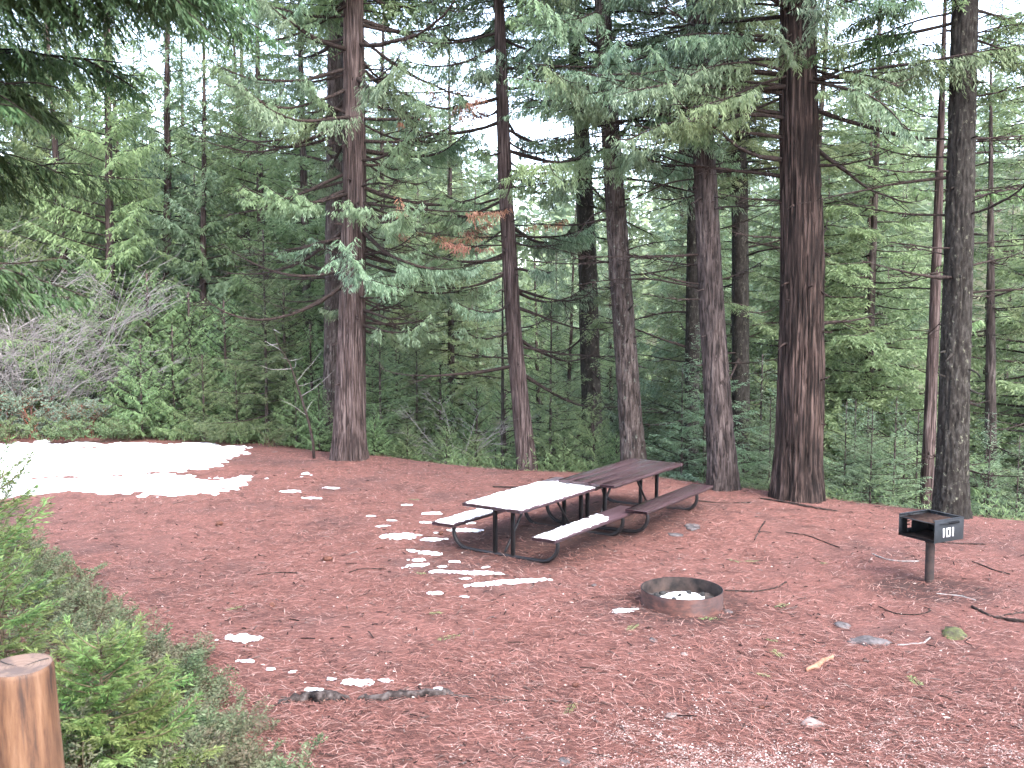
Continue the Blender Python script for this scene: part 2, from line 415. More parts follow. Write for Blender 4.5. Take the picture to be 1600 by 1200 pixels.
# ------------------------------------------------------------------ terrain
CX = np.array([-60, -14, -10, -6, -3.4, -2, 0, 2.4, 3.4, 4.7, 5.4, 6.8, 7.5, 9, 14, 60])
CY = np.array([22, 23.5, 23.7, 22.5, 21.3, 20.5, 19.2, 18.4, 17.7, 16.9, 16.3, 15.6, 15.0, 14.3, 12.5, 6])
def gz(x, y):
    x = np.asarray(x, float); y = np.asarray(y, float)
    z = .022 * fbm(x * .9, y * .9, 0, 3, 3) + .09 * sstep(13.0, 15.2, y) * np.exp(-((x - 2.3) / 2.2) ** 2)
    z = z + .025 * np.exp(-(((x - 1.38) / .28) ** 2 + ((y - 10.7) / .5) ** 2))
    z = z + .05 * np.exp(-((x - 4.7) ** 2 + (y - 16.3) ** 2) / .8) + .06 * np.exp(-((x + 3.3) ** 2 + (y - 20.6) ** 2) / 1.2)
    ye = np.interp(x, [-12, -6.4, -4.6, -2.9, -1.9, -.6, 4, 12], [13.4, 13.2, 10.8, 8.8, 7.4, 5.4, 5.0, 5.0])
    t = np.maximum(ye - y, 0) * .75
    b = .36 * t * t / (t + .5)
    z = z + 1.65 * (1 - np.exp(-b / 1.4)) * (1 + .1 * fbm(x * 1.3, y * 1.3, 0, 9, 3))
    dc = np.interp(x, CX, CY)
    d = np.maximum(y - dc, 0)
    sl = .10 + .45 * sstep(-6.5, .5, x)
    drop = sl * (np.sqrt(d * d + .64) - .8)
    lim = 3.0 + 12 * sstep(-8, 2, x)
    drop = lim * (1 - np.exp(-drop / lim))
    z = z - drop + .25 * fbm(x * .35, y * .35, 0, 21, 3) * sstep(1, 8, d)
    # hillside across the valley
    r = x / np.maximum(y, 1.0)
    tan_e = np.interp(r, [-1.2, -.5, -.2, .05, .3, .5, 1.2], [.05, .03, .03, .06, .13, .19, .22])
    hill = (y - 75) / 185 * (tan_e * 260 + 14)
    hill = np.clip(hill, 0, None); hill = np.where(y > 260, (tan_e * 260 + 14) * (1 - .0006 * (y - 260)), hill)
    z = z + hill * (1 + .18 * fbm(x * .02, y * .02, 0, 31, 3))
    return z

def axis_grid(lo, hi, step, a, b):
    c = list(np.arange(lo, hi + 1e-6, step)); s = step; v = hi
    while v < b: s *= 1.22; v += s; c.append(min(v, b))
    s = step; v = lo; pre = []
    while v > a: s *= 1.22; v -= s; pre.append(max(v, a))
    return np.array(pre[::-1] + c)
xs = axis_grid(-13, 10, .15, -700, 700); ys = axis_grid(4, 25, .15, -60, 900)
GX, GY = np.meshgrid(xs, ys)
V = np.stack([GX, GY, gz(GX, GY)], -1).reshape(-1, 3)
nx_ = len(xs); i = np.arange(len(ys) - 1)[:, None] * nx_; j = np.arange(nx_ - 1)[None, :]
F = np.stack([i + j, i + j + 1, i + nx_ + j + 1, i + nx_ + j], -1).reshape(-1, 4)
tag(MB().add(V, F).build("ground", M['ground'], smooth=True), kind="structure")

# ------------------------------------------------------------------ foliage building blocks
def kites(o, d, n, ln, wd):
    s = norm(np.cross(d, n))
    ln = ln[:, None]; wd = wd[:, None]
    mid = o + d * ln * .42
    V = np.stack([o, mid + s * wd * .5, o + d * ln, mid - s * wd * .5], 1).reshape(-1, 3)
    F = np.arange(len(o) * 4).reshape(-1, 4)
    return V, F

def curve(rng, start, az, Lb, e0, e1, n=9, wig=.12, bend=1.0):
    """branch axis: elevation runs from e0 to e1 along its length"""
    t = np.linspace(0, 1, n)
    e = e0 + (e1 - e0) * t ** bend
    a = az + np.cumsum(rng.normal(0, wig, n)) * .6
    e = e + np.cumsum(rng.normal(0, wig * .5, n)) * .5
    d = np.stack([np.cos(a) * np.cos(e), np.sin(a) * np.cos(e), np.sin(e)], -1)
    p = np.concatenate([[np.zeros(3)], np.cumsum(d[:-1] * Lb / (n - 1), axis=0)])
    return p + np.asarray(start)

def along(P, t):
    k = len(P) - 1; f = np.clip(t, 0, .9999) * k; i = f.astype(int); fr = (f - i)[:, None]
    return P[i] * (1 - fr) + P[i + 1] * fr, norm(P[np.minimum(i + 1, k)] - P[i])

def twigs(rng, P, Lb, spacing, t0, lf, ang=1.0, droop=.25, tmin=.1):
    n = max(3, int(Lb * (1 - t0) / spacing)) * 2
    t = t0 + (1 - t0) * (np.arange(n) + rng.random(n) * .8) / n
    pos, tan = along(P, t)
    side = norm(np.cross(tan, [0, 0, 1.0])) * np.where(np.arange(n) % 2, 1, -1)[:, None]
    a = ang * rng.uniform(.7, 1.2, n)[:, None]
    d = tan * np.cos(a) + side * np.sin(a) + rng.normal(0, .15, (n, 3))
    d[:, 2] -= droop * rng.uniform(.4, 1.5, n)
    env = np.minimum(1, (1.12 - t) ** .75 * 1.15) * np.minimum(1, .45 + 1.6 * (t - t0) / max(1e-3, 1 - t0))
    ln = np.maximum(tmin, lf * Lb * env * rng.uniform(.6, 1.15, n))
    return pos, norm(d), ln

def twig_leaves(rng, pos, d, ln, sp, kl, kw, spread=.75, droop=.2, sag=.25, flat=.5):
    m = np.maximum(2, (ln / sp).astype(int)); Mx = m.max()
    j = np.arange(Mx)[None, :]; ok = (j < m[:, None])
    s = ((j + .6) / m[:, None])
    T = np.repeat(np.arange(len(pos)), Mx).reshape(-1, Mx)[ok]; s = s[ok]; jj = np.broadcast_to(j, ok.shape)[ok]
    D = d[T]
    P = pos[T] + D * (s * ln[T])[:, None]; P[:, 2] -= sag * (s ** 2) * ln[T]
    D = D.copy(); D[:, 2] -= 2 * sag * s; D = norm(D)
    side = norm(np.cross(D, np.array([0, 0, 1.0]) + rng.normal(0, .25, D.shape))) * np.where(jj % 2, 1, -1)[:, None]
    a = spread * rng.uniform(.6, 1.2, len(s))[:, None]
    K = D * np.cos(a) + side * np.sin(a) + rng.normal(0, .14, D.shape)
    K[:, 2] -= droop * rng.uniform(.3, 1.4, len(s))
    K = norm(K)
    nr = norm(np.cross(side, D) + rng.normal(0, flat, D.shape))
    sc_ = rng.uniform(.65, 1.2, len(s)) * (1.1 - .35 * s)
    return kites(P, K, nr, kl * sc_, kw * sc_)

FIR = dict(tw=dict(spacing=.085, t0=.10, lf=.38, ang=.95, droop=.22), lv=dict(sp=.026, kl=.10, kw=.022, spread=.8, droop=.12, sag=.2, flat=.6))
CED = dict(tw=dict(spacing=.075, t0=.15, lf=.34, ang=.8, droop=.75), lv=dict(sp=.020, kl=.10, kw=.020, spread=.6, droop=.35, sag=.45, flat=.45))

def stem(P, r0, r1, n=7, rng=None, flare=0):
    k = len(P); t = np.linspace(0, 1, k)
    rad = r0 + (r1 - r0) * t
    if flare: rad = rad * (1 + flare * np.exp(-t * 14))
    return tube(P, rad, n)

def conifer(seed, H, hb, Rad, nb, style, e0=-.1, e1=.25, r0=.16, dead=0, shape=.8, topdroop=0):
    rng = np.random.default_rng(seed)
    n = 12; z = np.linspace(-.4, H, n)
    ax = np.stack([np.cumsum(rng.normal(0, .012 * H / 12, n)), np.cumsum(rng.normal(0, .012 * H / 12, n)), z], -1); ax[:2, :2] = 0
    tr = stem(ax, r0, .015, 8, flare=.25)
    br = MB(); lf = MB()
    for k in range(nb):
        u = (k + rng.random()) / nb
        h = hb + (H * .985 - hb) * u ** 1.08
        Lb = Rad * ((1 - u) ** shape) * rng.uniform(.55, 1.15) + .12
        az = k * 2.399 + rng.normal(0, .4)
        c = np.array([np.interp(h, z, ax[:, 0]), np.interp(h, z, ax[:, 1]), h])
        E0 = e0 + .55 * u + rng.normal(0, .12); E1 = e1 + .35 * u + rng.normal(0, .15)
        P = curve(rng, c, az, Lb, E0, E1, 8, .10)
        rb = max(.006, .016 * Lb / 2)
        br.join(tube(P, np.linspace(rb * 1.6, .004, 8), 4, cap=False))
        s = style
        ps, d, ln = twigs(rng, P, Lb, **s['tw'])
        V, F = twig_leaves(rng, ps, d, ln, **s['lv']); lf.add(V, F)
    for k in range(dead):
        h = rng.uniform(.10 * H, hb + .15 * (H - hb)); az = rng.uniform(0, 6.28); Lb = Rad * rng.uniform(.35, .9)
        c = np.array([np.interp(h, z, ax[:, 0]), np.interp(h, z, ax[:, 1]), h])
        P = curve(rng, c, az, Lb, rng.normal(-.05, .2), rng.normal(.1, .35), 7, .16)
        br.join(tube(P, np.linspace(.018, .004, 7), 4, cap=False))
        B = 7; t = rng.uniform(.25, .95, B); q, tn = along(P, t)
        tp = []
        for b in range(B):
            tp.append(curve(rng, q[b], az + rng.choice([-1, 1]) * rng.uniform(.5, 1.2), Lb * rng.uniform(.12, .35), rng.normal(0, .3), rng.normal(.1, .5), 4, .25))
        br.join(tubes3(np.array(tp), np.broadcast_to(np.linspace(.007, .003, 4), (B, 4))))
    return tr, br, lf

class Kind:
    """a tree kind built once: meshes shared by every copy of it"""
    def __init__(self, parts): self.parts = parts       # [(name, mesh)]
def kind_from(name, res, barkm, leafm):
    tr, br, lf = res
    ps = [("trunk", tr.mesh(name + "_trunk", barkm, True))]
    if br.n: ps.append(("branches", br.mesh(name + "_branches", M['twig'], True)))
    if lf.n: ps.append(("crown", lf.mesh(name + "_crown", leafm)))
    return Kind(ps)
def plant(kind, name, x, y, rz, s, label, cat, group=None, z=None, tilt=(0, 0)):
    o = bpy.data.objects.new(name, None); COL.objects.link(o); o.empty_display_size = .1
    o.location = (x, y, float(gz(x, y)) - .03 if z is None else z); o.rotation_euler = (tilt[0], tilt[1], rz); o.scale = (s, s, s)
    for n, me in kind.parts:
        c = bpy.data.objects.new(n, me); COL.objects.link(c); c.parent = o
        if n in ('branches', 'crown', 'stems', 'foliage'): c['kind'] = 'stuff'
    return tag(o, label, cat, group)

# ------------------------------------------------------------------ far hillside wood (one mass)
def far_wood():
    rng = np.random.default_rng(5); mb = MB()
    n = 760
    yy = rng.uniform(105, 300, n); xx = yy * rng.uniform(-.62, .66, n)
    zz = gz(xx, yy); hh = rng.uniform(13, 25, n)
    for x, y, z, h in zip(xx, yy, zz, hh):
        k = 130; u = rng.random(k) ** .8; a = rng.uniform(0, 6.28, k)
        r = h * .17 * (1 - u) * rng.uniform(.3, 1.0, k)
        o = np.stack([x + r * np.cos(a), y + r * np.sin(a), z + h * (.08 + .92 * u)], -1)
        d = norm(np.stack([np.cos(a), np.sin(a), rng.uniform(-.6, .1, k)], -1) + rng.normal(0, .3, (k, 3)))
        nn = norm(rng.normal(0, .5, (k, 3)) + [0, 0, 1])
        V, F = kites(o, d, nn, (1.1 + 1.2 * (1 - u)) * rng.uniform(.6, 1.2, k) * h / 18, .75 * rng.uniform(.5, 1.2, k) * h / 18)
        mb.add(V, F)
        mb.join(tube(np.array([[x, y, z - .5], [x, y, z + h]]), [.22, .03], 3, False))
    o = mb.build("far_forest", M['far'])
    tag(o, "pale conifer forest covering the hillside across the valley", "forest", kind="stuff")
far_wood()

# ------------------------------------------------------------------ forest behind the clearing: kinds, then copies
K = {}
FIRB = dict(tw=dict(spacing=.095, t0=.10, lf=.40, ang=.95, droop=.3), lv=dict(sp=.048, kl=.18, kw=.046, spread=.8, droop=.15, sag=.2, flat=.6))
CEDB = dict(tw=dict(spacing=.085, t0=.15, lf=.38, ang=.85, droop=.5), lv=dict(sp=.044, kl=.18, kw=.046, spread=.6, droop=.3, sag=.4, flat=.5))
K['fir_tall'] = kind_from('fir_tall', conifer(11, 21, 1.6, 3.3, 185, FIRB, -.15, .1, .20, dead=26), M['bark_fir'], M['fir'])
K['fir_tall2'] = kind_from('fir_tall2', conifer(12, 19, 2.8, 2.9, 145, FIRB, -.25, .05, .17, dead=40), M['bark_fir'], M['fir'])
K['cedar_tall'] = kind_from('cedar_tall', conifer(13, 15, .5, 2.6, 165, CEDB, -.05, .3, .17, dead=10), M['bark_cedar'], M['bright'])
K['cedar_tall2'] = kind_from('cedar_tall2', conifer(14, 17, 1.2, 2.7, 150, CEDB, -.1, .35, .18, dead=20), M['bark_cedar'], M['cedar'])
K['pole'] = kind_from('pole', conifer(15, 19, 7.5, 2.3, 75, FIRB, -.2, .1, .15, dead=70), M['bark_dark'], M['fir'])
K['fir_young'] = kind_from('fir_young', conifer(16, 5.2, .35, 1.65, 80, dict(tw=dict(FIR['tw'], spacing=.065), lv=dict(FIR['lv'], sp=.027)), -.05, .15, .05), M['bark_fir'], M['fir'])
K['fir_young2'] = kind_from('fir_young2', conifer(17, 4.0, .3, 1.5, 60, dict(tw=dict(FIR['tw'], spacing=.065), lv=dict(FIR['lv'], sp=.027)), .0, .2, .045), M['bark_fir'], M['cedar'])
K['cedar_young'] = kind_from('cedar_young', conifer(18, 2.4, .12, .85, 60, dict(tw=dict(CED['tw'], spacing=.055, droop=.3), lv=dict(CED['lv'], sp=.021)), .1, .5, .035, shape=.6), M['bark_cedar'], M['bright'])
K['cedar_young2'] = kind_from('cedar_young2', conifer(19, 1.7, .08, .8, 48, dict(tw=dict(CED['tw'], spacing=.055, droop=.25), lv=dict(CED['lv'], sp=.021)), .2, .6, .03, shape=.5), M['bark_cedar'], M['bright'])

def bare_shrub(seed, H, ns, spread=.5, leafy=0, mat_leaf=None):
    rng = np.random.default_rng(seed); mb = MB(); lf = MB()
    segs = {0: [], 1: [], 2: []}
    for k in range(ns):
        az = rng.uniform(0, 6.28); Ls = H * rng.uniform(.6, 1.05)
        P = curve(rng, (rng.normal(0, .12), rng.normal(0, .12), -.05), az, Ls, R(rng.uniform(55, 88)), R(rng.uniform(20, 70)) * (1 - spread * .4), 9, .22)
        segs[0].append((P, .009 + .008 * H / 4))
        for b in range(8):
            t = rng.uniform(.2, .95); q, tn = along(P, np.array([t])); e = math.asin(np.clip(tn[0, 2], -1, 1))
            P2 = curve(rng, q[0], az + rng.choice([-1, 1]) * rng.uniform(.4, 1.6), Ls * rng.uniform(.18, .42), e * rng.uniform(.3, .9), rng.uniform(.0, .9), 6, .3)
            segs[1].append((P2, .0065))
            for c in range(6):
                t3 = rng.uniform(.25, 1); q3, tn3 = along(P2, np.array([t3]))
                a3 = math.atan2(tn3[0, 1], tn3[0, 0]) + rng.choice([-1, 1]) * rng.uniform(.4, 1.2)
                P3 = curve(rng, q3[0], a3, Ls * rng.uniform(.06, .17), rng.uniform(-.2, .8), rng.uniform(-.1, .9), 4, .35)
                segs[2].append((P3, .0042))
                if leafy:
                    kk = leafy
                    tt = rng.uniform(.3, 1, kk); qq, tq = along(P3, tt)
                    dd = norm(rng.normal(0, 1, (kk, 3)) + [0, 0, .6]); nn = norm(rng.normal(0, 1, (kk, 3)))
                    V, F = kites(qq, dd, nn, rng.uniform(.035, .06, kk), rng.uniform(.022, .034, kk)); lf.add(V, F)
    for i_ in segs:
        if segs[i_]:
            P = np.array([s[0] for s in segs[i_]]); r = np.array([s[1] for s in segs[i_]])
            mb.join(tubes3(P, r[:, None] * np.linspace(1, .4, P.shape[1])[None, :]))
    return mb, lf
def shrub_kind(name, res, bm, lm=None):
    mb, lf = res; ps = [("stems", mb.mesh(name + "_stems", bm, True))]
    if lf.n: ps.append(("foliage", lf.mesh(name + "_foliage", lm)))
    return Kind(ps)
K['bare1'] = shrub_kind('bare1', bare_shrub(31, 4.6, 9), M['twig_grey'])
K['bare2'] = shrub_kind('bare2', bare_shrub(32, 3.2, 6, .8), M['twig_grey'])
K['manz'] = shrub_kind('manz', bare_shrub(33, 1.9, 8, .9, leafy=16), M['red_stem'], M['grey'])
K['manz2'] = shrub_kind('manz2', bare_shrub(34, 1.4, 8, 1.0, leafy=22), M['stem'], M['fir'])

def U(b, y): return (b - 800) / 1515.0 * y      # view column b at depth y -> plan x
rng = np.random.default_rng(77)
spots = []
def free(x, y, r):
    for a, b, c in spots:
        if (a - x) ** 2 + (b - y) ** 2 < (r + c) ** 2 * .3: return False
    return True
def scatter(n, kinds, name, xr, yr, sr, label, cat, group, rad=1.0, tries=30):
    made = 0
    for k in range(n):
        for q in range(tries):
            y = rng.uniform(*yr); x = y * rng.uniform(*xr)
            if y < np.interp(x, CX, CY) + 2.0: continue
            if free(x, y, rad): break
        else: continue
        spots.append((x, y, rad))
        plant(K[kinds[rng.integers(len(kinds))]], name, x, y, rng.uniform(0, 6.28), rng.uniform(*sr), label, cat, group, tilt=(rng.normal(0, .02), rng.normal(0, .02)))
        made += 1
    return made
G1 = "trees in the dense wood beyond the snow"
scatter(34, ['cedar_tall', 'fir_tall', 'cedar_tall', 'cedar_tall2'], "conifer_tree", (-.60, -.17), (27.5, 46), (.6, 1.15), "tall green conifer in the dense wood beyond the snow patch", "tree", G1, 1.5)
scatter(34, ['fir_tall', 'cedar_tall', 'fir_tall2', 'cedar_tall2'], "conifer_tree", (-.62, -.18), (46, 95), (.75, 1.2), "distant conifer far back in the wood beyond the snow patch", "tree", "far trees beyond the snow", 2.0)
G2 = "trees down the slope behind the picnic tables"
scatter(15, ['cedar_tall', 'fir_tall', 'cedar_tall2'], "conifer_tree", (-.2, .16), (32, 48), (.6, 1.0), "leafy conifer down the slope behind the picnic tables", "tree", G2, 1.5)
scatter(18, ['fir_tall', 'cedar_tall', 'cedar_tall2'], "conifer_tree", (-.2, .18), (46, 95), (.75, 1.2), "distant conifer far down the valley behind the picnic tables", "tree", "far trees behind the tables", 2.2)
G3 = "trees down the slope behind the grill"
scatter(24, ['fir_tall2', 'fir_tall', 'fir_tall', 'cedar_tall2', 'fir_tall'], "conifer_tree", (.16, .60), (24, 40), (.75, 1.05), "slender conifer down the slope behind the big cedar and grill", "tree", G3, 1.4)
scatter(26, ['fir_tall', 'fir_tall2', 'cedar_tall', 'pole'], "conifer_tree", (.15, .62), (40, 95), (.75, 1.1), "distant conifer far down the valley behind the grill", "tree", "far trees behind the grill", 2.2)

# ------------------------------------------------------------------ the big trees round the clearing
def bark_trunk(ctrl, rads, seed, style, nseg=72, dz=.05, flare=.25, ztop=17.0):
    """ctrl [(x,y,z)] rel. to base, rads at the same stations; relief is modelled"""
    ctrl = np.array(ctrl, float); zc = ctrl[:, 2]
    z = np.concatenate([np.arange(-.5, 10.2, dz), np.arange(10.2, ztop, .5), [ztop]])
    def ext(col):
        v = np.interp(z, zc, col)
        s = (col[-1] - col[-2]) / (zc[-1] - zc[-2]); return np.where(z > zc[-1], col[-1] + s * (z - zc[-1]), v)
    cx, cy_ = ext(ctrl[:, 0]), ext(ctrl[:, 1])
    k = np.ones(9) / 9                                     # ease the bends
    if dz < .1:
        pad = lambda a: np.convolve(np.pad(a, 12, mode='edge'), np.ones(25) / 25, 'valid')
        cx, cy_ = pad(cx), pad(cy_)
    r = np.interp(z, zc, rads); r = np.where(z > zc[-1], rads[-1] * np.clip(1 - (z - zc[-1]) / (ztop - zc[-1]), .03, 1), r)
    r = r * (1 + flare * np.exp(-np.maximum(z, 0) / .45))
    a = np.linspace(0, 2 * np.pi, nseg, endpoint=False)
    Z, A = np.meshgrid(z, a, indexing='ij'); C, S = np.cos(A), np.sin(A); Rm = r[:, None]
    if style == 'cedar':
        wob = .35 * fbm(C * 1.5, S * 1.5, Z * .6, seed + 7, 2)
        A2 = A + wob * .35; c2, s2 = np.cos(A2), np.sin(A2)
        rid = fbm(c2 * 6.5, s2 * 6.5, Z * .45, seed, 3); fine = fbm(c2 * 16, s2 * 16, Z * 1.4, seed + 3, 3)
        crack = np.exp(-(rid / .05) ** 2); crack2 = np.exp(-(fbm(c2 * 13, s2 * 13, Z * .9, seed + 5, 2) / .05) ** 2)
        rel = -crack * .125 - crack2 * .05 + fine * .08 + rid * .12
        rel = rel + .10 * vnoise(c2 * 1.6, s2 * 1.6, Z * .25, seed + 11) * (1 + 1.2 * np.exp(-np.maximum(Z, 0) / .7))
    else:
        pl = fbm(C * 5, S * 5, Z * 2.4, seed, 3); fine = fbm(C * 13, S * 13, Z * 7, seed + 3, 2)
        crack = np.exp(-(pl / .06) ** 2)
        rel = -crack * .17 + fine * .10 + .05 + .16 * vnoise(C * 1.5, S * 1.5, Z * .3, seed + 11) * np.exp(-np.maximum(Z, 0) / .5)
    rr = Rm * (1 + rel)
    X = cx[:, None] + C * rr; Y = cy_[:, None] + S * rr
    V = np.stack([X, Y, Z], -1).reshape(-1, 3)
    n = nseg; i = np.arange(len(z) - 1)[:, None] * n; j = np.arange(n)[None, :]; jn = (j + 1) % n
    F = np.stack([i + j, i + jn, i + n + jn, i + n + j], -1).reshape(-1, 4)
    axis = lambda h: np.array([np.interp(h, z, cx), np.interp(h, z, cy_), h])
    return MB().add(V, F), axis, (lambda h: np.interp(h, z, r))

HCED = dict(tw=dict(spacing=.050, t0=.35, lf=.22, ang=.75, droop=.8), lv=dict(sp=.022, kl=.11, kw=.026, spread=.55, droop=.4, sag=.5, flat=.4))
HFIR = dict(tw=dict(spacing=.065, t0=.2, lf=.32, ang=.95, droop=.35), lv=dict(sp=.028, kl=.095, kw=.028, spread=.85, droop=.15, sag=.25, flat=.6))

def limb(rng, root, axis, rad, h, az, Lb, e0, e1, style=None, leafm=None, nt=7, r=None, bend=1.0, wig=.14, twl=.3, t0=None):
    """one limb: a part of its own, with dead twigs and, where it is alive, its foliage as a sub-part"""
    c = axis(h) + np.array([math.cos(az), math.sin(az), 0]) * rad(h) * .8
    n = 11
    P = curve(rng, c, az, Lb, e0, e1, n, wig, bend)
    r = r or max(.012, .0125 * Lb)
    mb = tube(P, np.linspace(r, .005, n) * (1 + .12 * rng.normal(0, 1, n)), 6, cap=False)
    if nt:
        t = rng.uniform(.2, .97, nt); q, tn = along(P, t); tp = []
        for b in range(nt):
            a2 = math.atan2(tn[b, 1], tn[b, 0]) + rng.choice([-1, 1]) * rng.uniform(.4, 1.3)
            tp.append(curve(rng, q[b], a2, Lb * twl * rng.uniform(.3, 1.0) * (1.1 - t[b] * .6), rng.normal(-.2, .35), rng.normal(.3, .5), 6, .25))
        mb.join(tubes3(np.array(tp), np.broadcast_to(np.linspace(.011, .004, 6), (nt, 6))))
    o = mb.build("branch", M['twig'], root, True)
    if style:
        tw = dict(style['tw'])
        if t0 is not None: tw['t0'] = t0
        ps, d, ln = twigs(rng, P, Lb, **tw)
        lf = MB(); V, F = twig_leaves(rng, ps, d, ln, **style['lv']); lf.add(V, F)
        if nt:
            for b in range(nt):
                if rng.random() < .75:
                    L2 = np.linalg.norm(np.diff(tp[b], axis=0), axis=1).sum()
                    p2, d2, l2 = twigs(rng, tp[b], L2, .06, .15, .35, .8, tw['droop'], .08)
                    V, F = twig_leaves(rng, p2, d2, l2, **style['lv']); lf.add(V, F)
        lf.build("foliage", leafm, o)['kind'] = 'stuff'
    return o

def knots(rng, root, axis, rad, n, zr, m):
    """short broken limb stubs"""
    for k in range(n):
        h = rng.uniform(*zr); az = rng.uniform(np.pi * .95, 2.05 * np.pi)
        c = axis(h) + np.array([math.cos(az), math.sin(az), 0]) * rad(h) * .85
        P = curve(rng, c, az, rng.uniform(.08, .3), rng.normal(-.1, .3), rng.normal(-.1, .4), 4, .15)
        tube(P, np.linspace(rng.uniform(.016, .03), .008, 4), 6).build("stub", m, root, True)

def hero(name, base, ctrl, rads, seed, style, barkm, label, cat="tree", top=None, tops=1.0, flare=.25, nseg=72, dz=.05, ztop=17):
    x, y = base; root = empty(name, (x, y, float(gz(x, y)) - .02))
    tr, axis, rad = bark_trunk(ctrl, rads, seed, style, nseg, dz, flare, ztop)
    tr.build("trunk", barkm, root, True)
    tag(root, label, cat)
    if top:                                               # the high crown above the clearing
        for n_, me in K[top].parts:
            if n_ == "trunk": continue
            c = bpy.data.objects.new(n_, me); COL.objects.link(c); c.parent = root; c['kind'] = 'stuff'
            a = axis(8.8); c.location = (a[0], a[1], 8.8); c.scale = (tops, tops, tops * .75); c.rotation_euler = (0, 0, seed)
    return root, axis, rad
PI = math.pi
# left cedar
rng = np.random.default_rng(101)
root, ax, rd = hero("cedar_tree", (-3.40, 20.70), [(0, 0, 0), (.18, 0, 5.6), (.19, 0, 9.4)], [.325, .24, .20], 1, 'cedar', M['bark_cedar'],
    "straight reddish cedar with curved dead limbs beside the snow patch", top='cedar_tall', flare=.22, nseg=110)
for k in range(58):
    h = 2.6 + 7.0 * (k + rng.random() * .9) / 58
    sidev = 0 if rng.random() < .58 else PI
    az = sidev + rng.normal(0, .65); 
    Lb = rng.uniform(1.2, 3.4) * (1.0 if h > 3.6 else .7)
    live = rng.random() < (.62 if h > 3.4 else .3)
    limb(rng, root, ax, rd, h, az, Lb, rng.normal(-.35, .2), rng.normal(.75, .35), HCED if live else None, M['cedar'], nt=14, twl=.46, bend=1.5, t0=.45, r=.016 + .011 * Lb, wig=.2)
for h, az, Lb in ((7.3, .3, 2.6), (7.0, -.25, 3.0), (5.3, -.15, 2.9), (5.0, .35, 3.3), (7.6, 0.1, 2.2)):
    limb(rng, root, ax, rd, h, az, Lb, -.1, .3, HCED, M['dead'], nt=5, t0=.75)
for k in range(26):
    h = rng.uniform(2.8, 8.8); Lb = rng.uniform(.8, 2.4)
    limb(rng, root, ax, rd, h, rng.choice([0, 0, PI]) + rng.normal(-.1, .6), Lb, rng.normal(-.2, .3), rng.normal(.5, .5), None, None, nt=16, twl=.5, bend=1.4, r=.012 + .009 * Lb, wig=.28)
knots(rng, root, ax, rd, 26, (1.6, 8.5), M['bark_cedar'])

# grey trunk behind the left cedar
rng = np.random.default_rng(102)
root, ax, rd = hero("fir_tree", (-4.42, 24.0), [(0, 0, 0), (.09, 0, 1.4), (.29, 0, 10.4)], [.24, .215, .17], 2, 'fir', M['bark_fir'],
    "grey fir trunk close behind the left edge of the straight reddish cedar", top='fir_tall2', nseg=36, dz=.09)
for k in range(16): limb(rng, root, ax, rd, rng.uniform(3.5, 9.5), PI + rng.normal(0, .8), rng.uniform(1, 2.6), rng.normal(-.1, .2), rng.normal(.2, .3), HFIR if k % 2 else None, M['fir'])

# leaning red-brown cedar behind the near table
rng = np.random.default_rng(103)
root, ax, rd = hero("cedar_tree", (.33, 20.5), [(0, 0, 0), (-.29, 0, 3.1), (-.46, 0, 6.0), (-.55, 0, 8.5)], [.20, .158, .135, .115], 3, 'cedar', M['bark_cedar'],
    "leaning brown cedar on the slope right behind the snow covered picnic table", top='cedar_tall2', tops=.8, nseg=84, dz=.06)
for k in range(44):
    h = 2.2 + 7.2 * (k + rng.random()) / 44
    az = rng.choice([0, PI]) + rng.normal(0, .7); Lb = rng.uniform(1.0, 2.9)
    live = rng.random() < (.65 if h > 3.6 else .25)
    limb(rng, root, ax, rd, h, az, Lb, rng.normal(-.3, .2), rng.normal(.7, .35), HCED if live else None, M['cedar'], nt=12, twl=.45, bend=1.4, t0=.35, r=.014 + .010 * Lb, wig=.2)
for h, az, Lb in ((5.1, 2.9, 1.4), (5.3, -.2, 1.1), (4.9, 3.6, 1.5)):
    limb(rng, root, ax, rd, h, az, Lb, -.1, .2, HCED, M['dead'], nt=5, t0=.55)
knots(rng, root, ax, rd, 12, (1.5, 6), M['bark_cedar'])

# dark mossy trunk
rng = np.random.default_rng(104)
root, ax, rd = hero("fir_tree", (1.93, 23.0), [(0, 0, 0), (-.22, 0, 6.6), (-.38, 0, 9.4)], [.24, .20, .16], 4, 'fir', M['bark_dark'],
    "dark mossy trunk between the leaning brown cedar and the tables' grey trunk", top='fir_tall', tops=.8, nseg=40, dz=.09)
for k in range(26): limb(rng, root, ax, rd, rng.uniform(1.6, 9.8), rng.uniform(0, 6.28), rng.uniform(.8, 2.6), rng.normal(-.15, .2), rng.normal(.2, .3), HFIR if k % 3 else None, M['fir'])

# leaning grey trunk behind the far table
rng = np.random.default_rng(105)
root, ax, rd = hero("pine_tree", (2.33, 18.75), [(0, 0, 0), (-.36, 0, 4.4), (-.62, 0, 7.9)], [.215, .185, .145], 5, 'fir', M['bark_fir'],
    "grey trunk leaning left directly behind the bare far picnic table", top='cedar_tall2', tops=.8, nseg=76, dz=.05)
for k in range(32):
    h = rng.uniform(5.4, 9.4); az = rng.choice([0, PI, 1.5 * PI, 1.5 * PI]) + rng.normal(0, .5); Lb = rng.uniform(1.2, 3.0)
    limb(rng, root, ax, rd, h, az, Lb, rng.normal(.0, .15), rng.normal(-.05, .25), HCED, M['cedar'], nt=9, twl=.42, t0=.2)
for k in range(8): limb(rng, root, ax, rd, rng.uniform(3.5, 6), rng.choice([0, PI]) + rng.normal(0, .5), rng.uniform(.6, 2.0), rng.normal(0, .2), rng.normal(.1, .3), None, None, nt=6)
knots(rng, root, ax, rd, 18, (1.5, 6.5), M['bark_dark'])

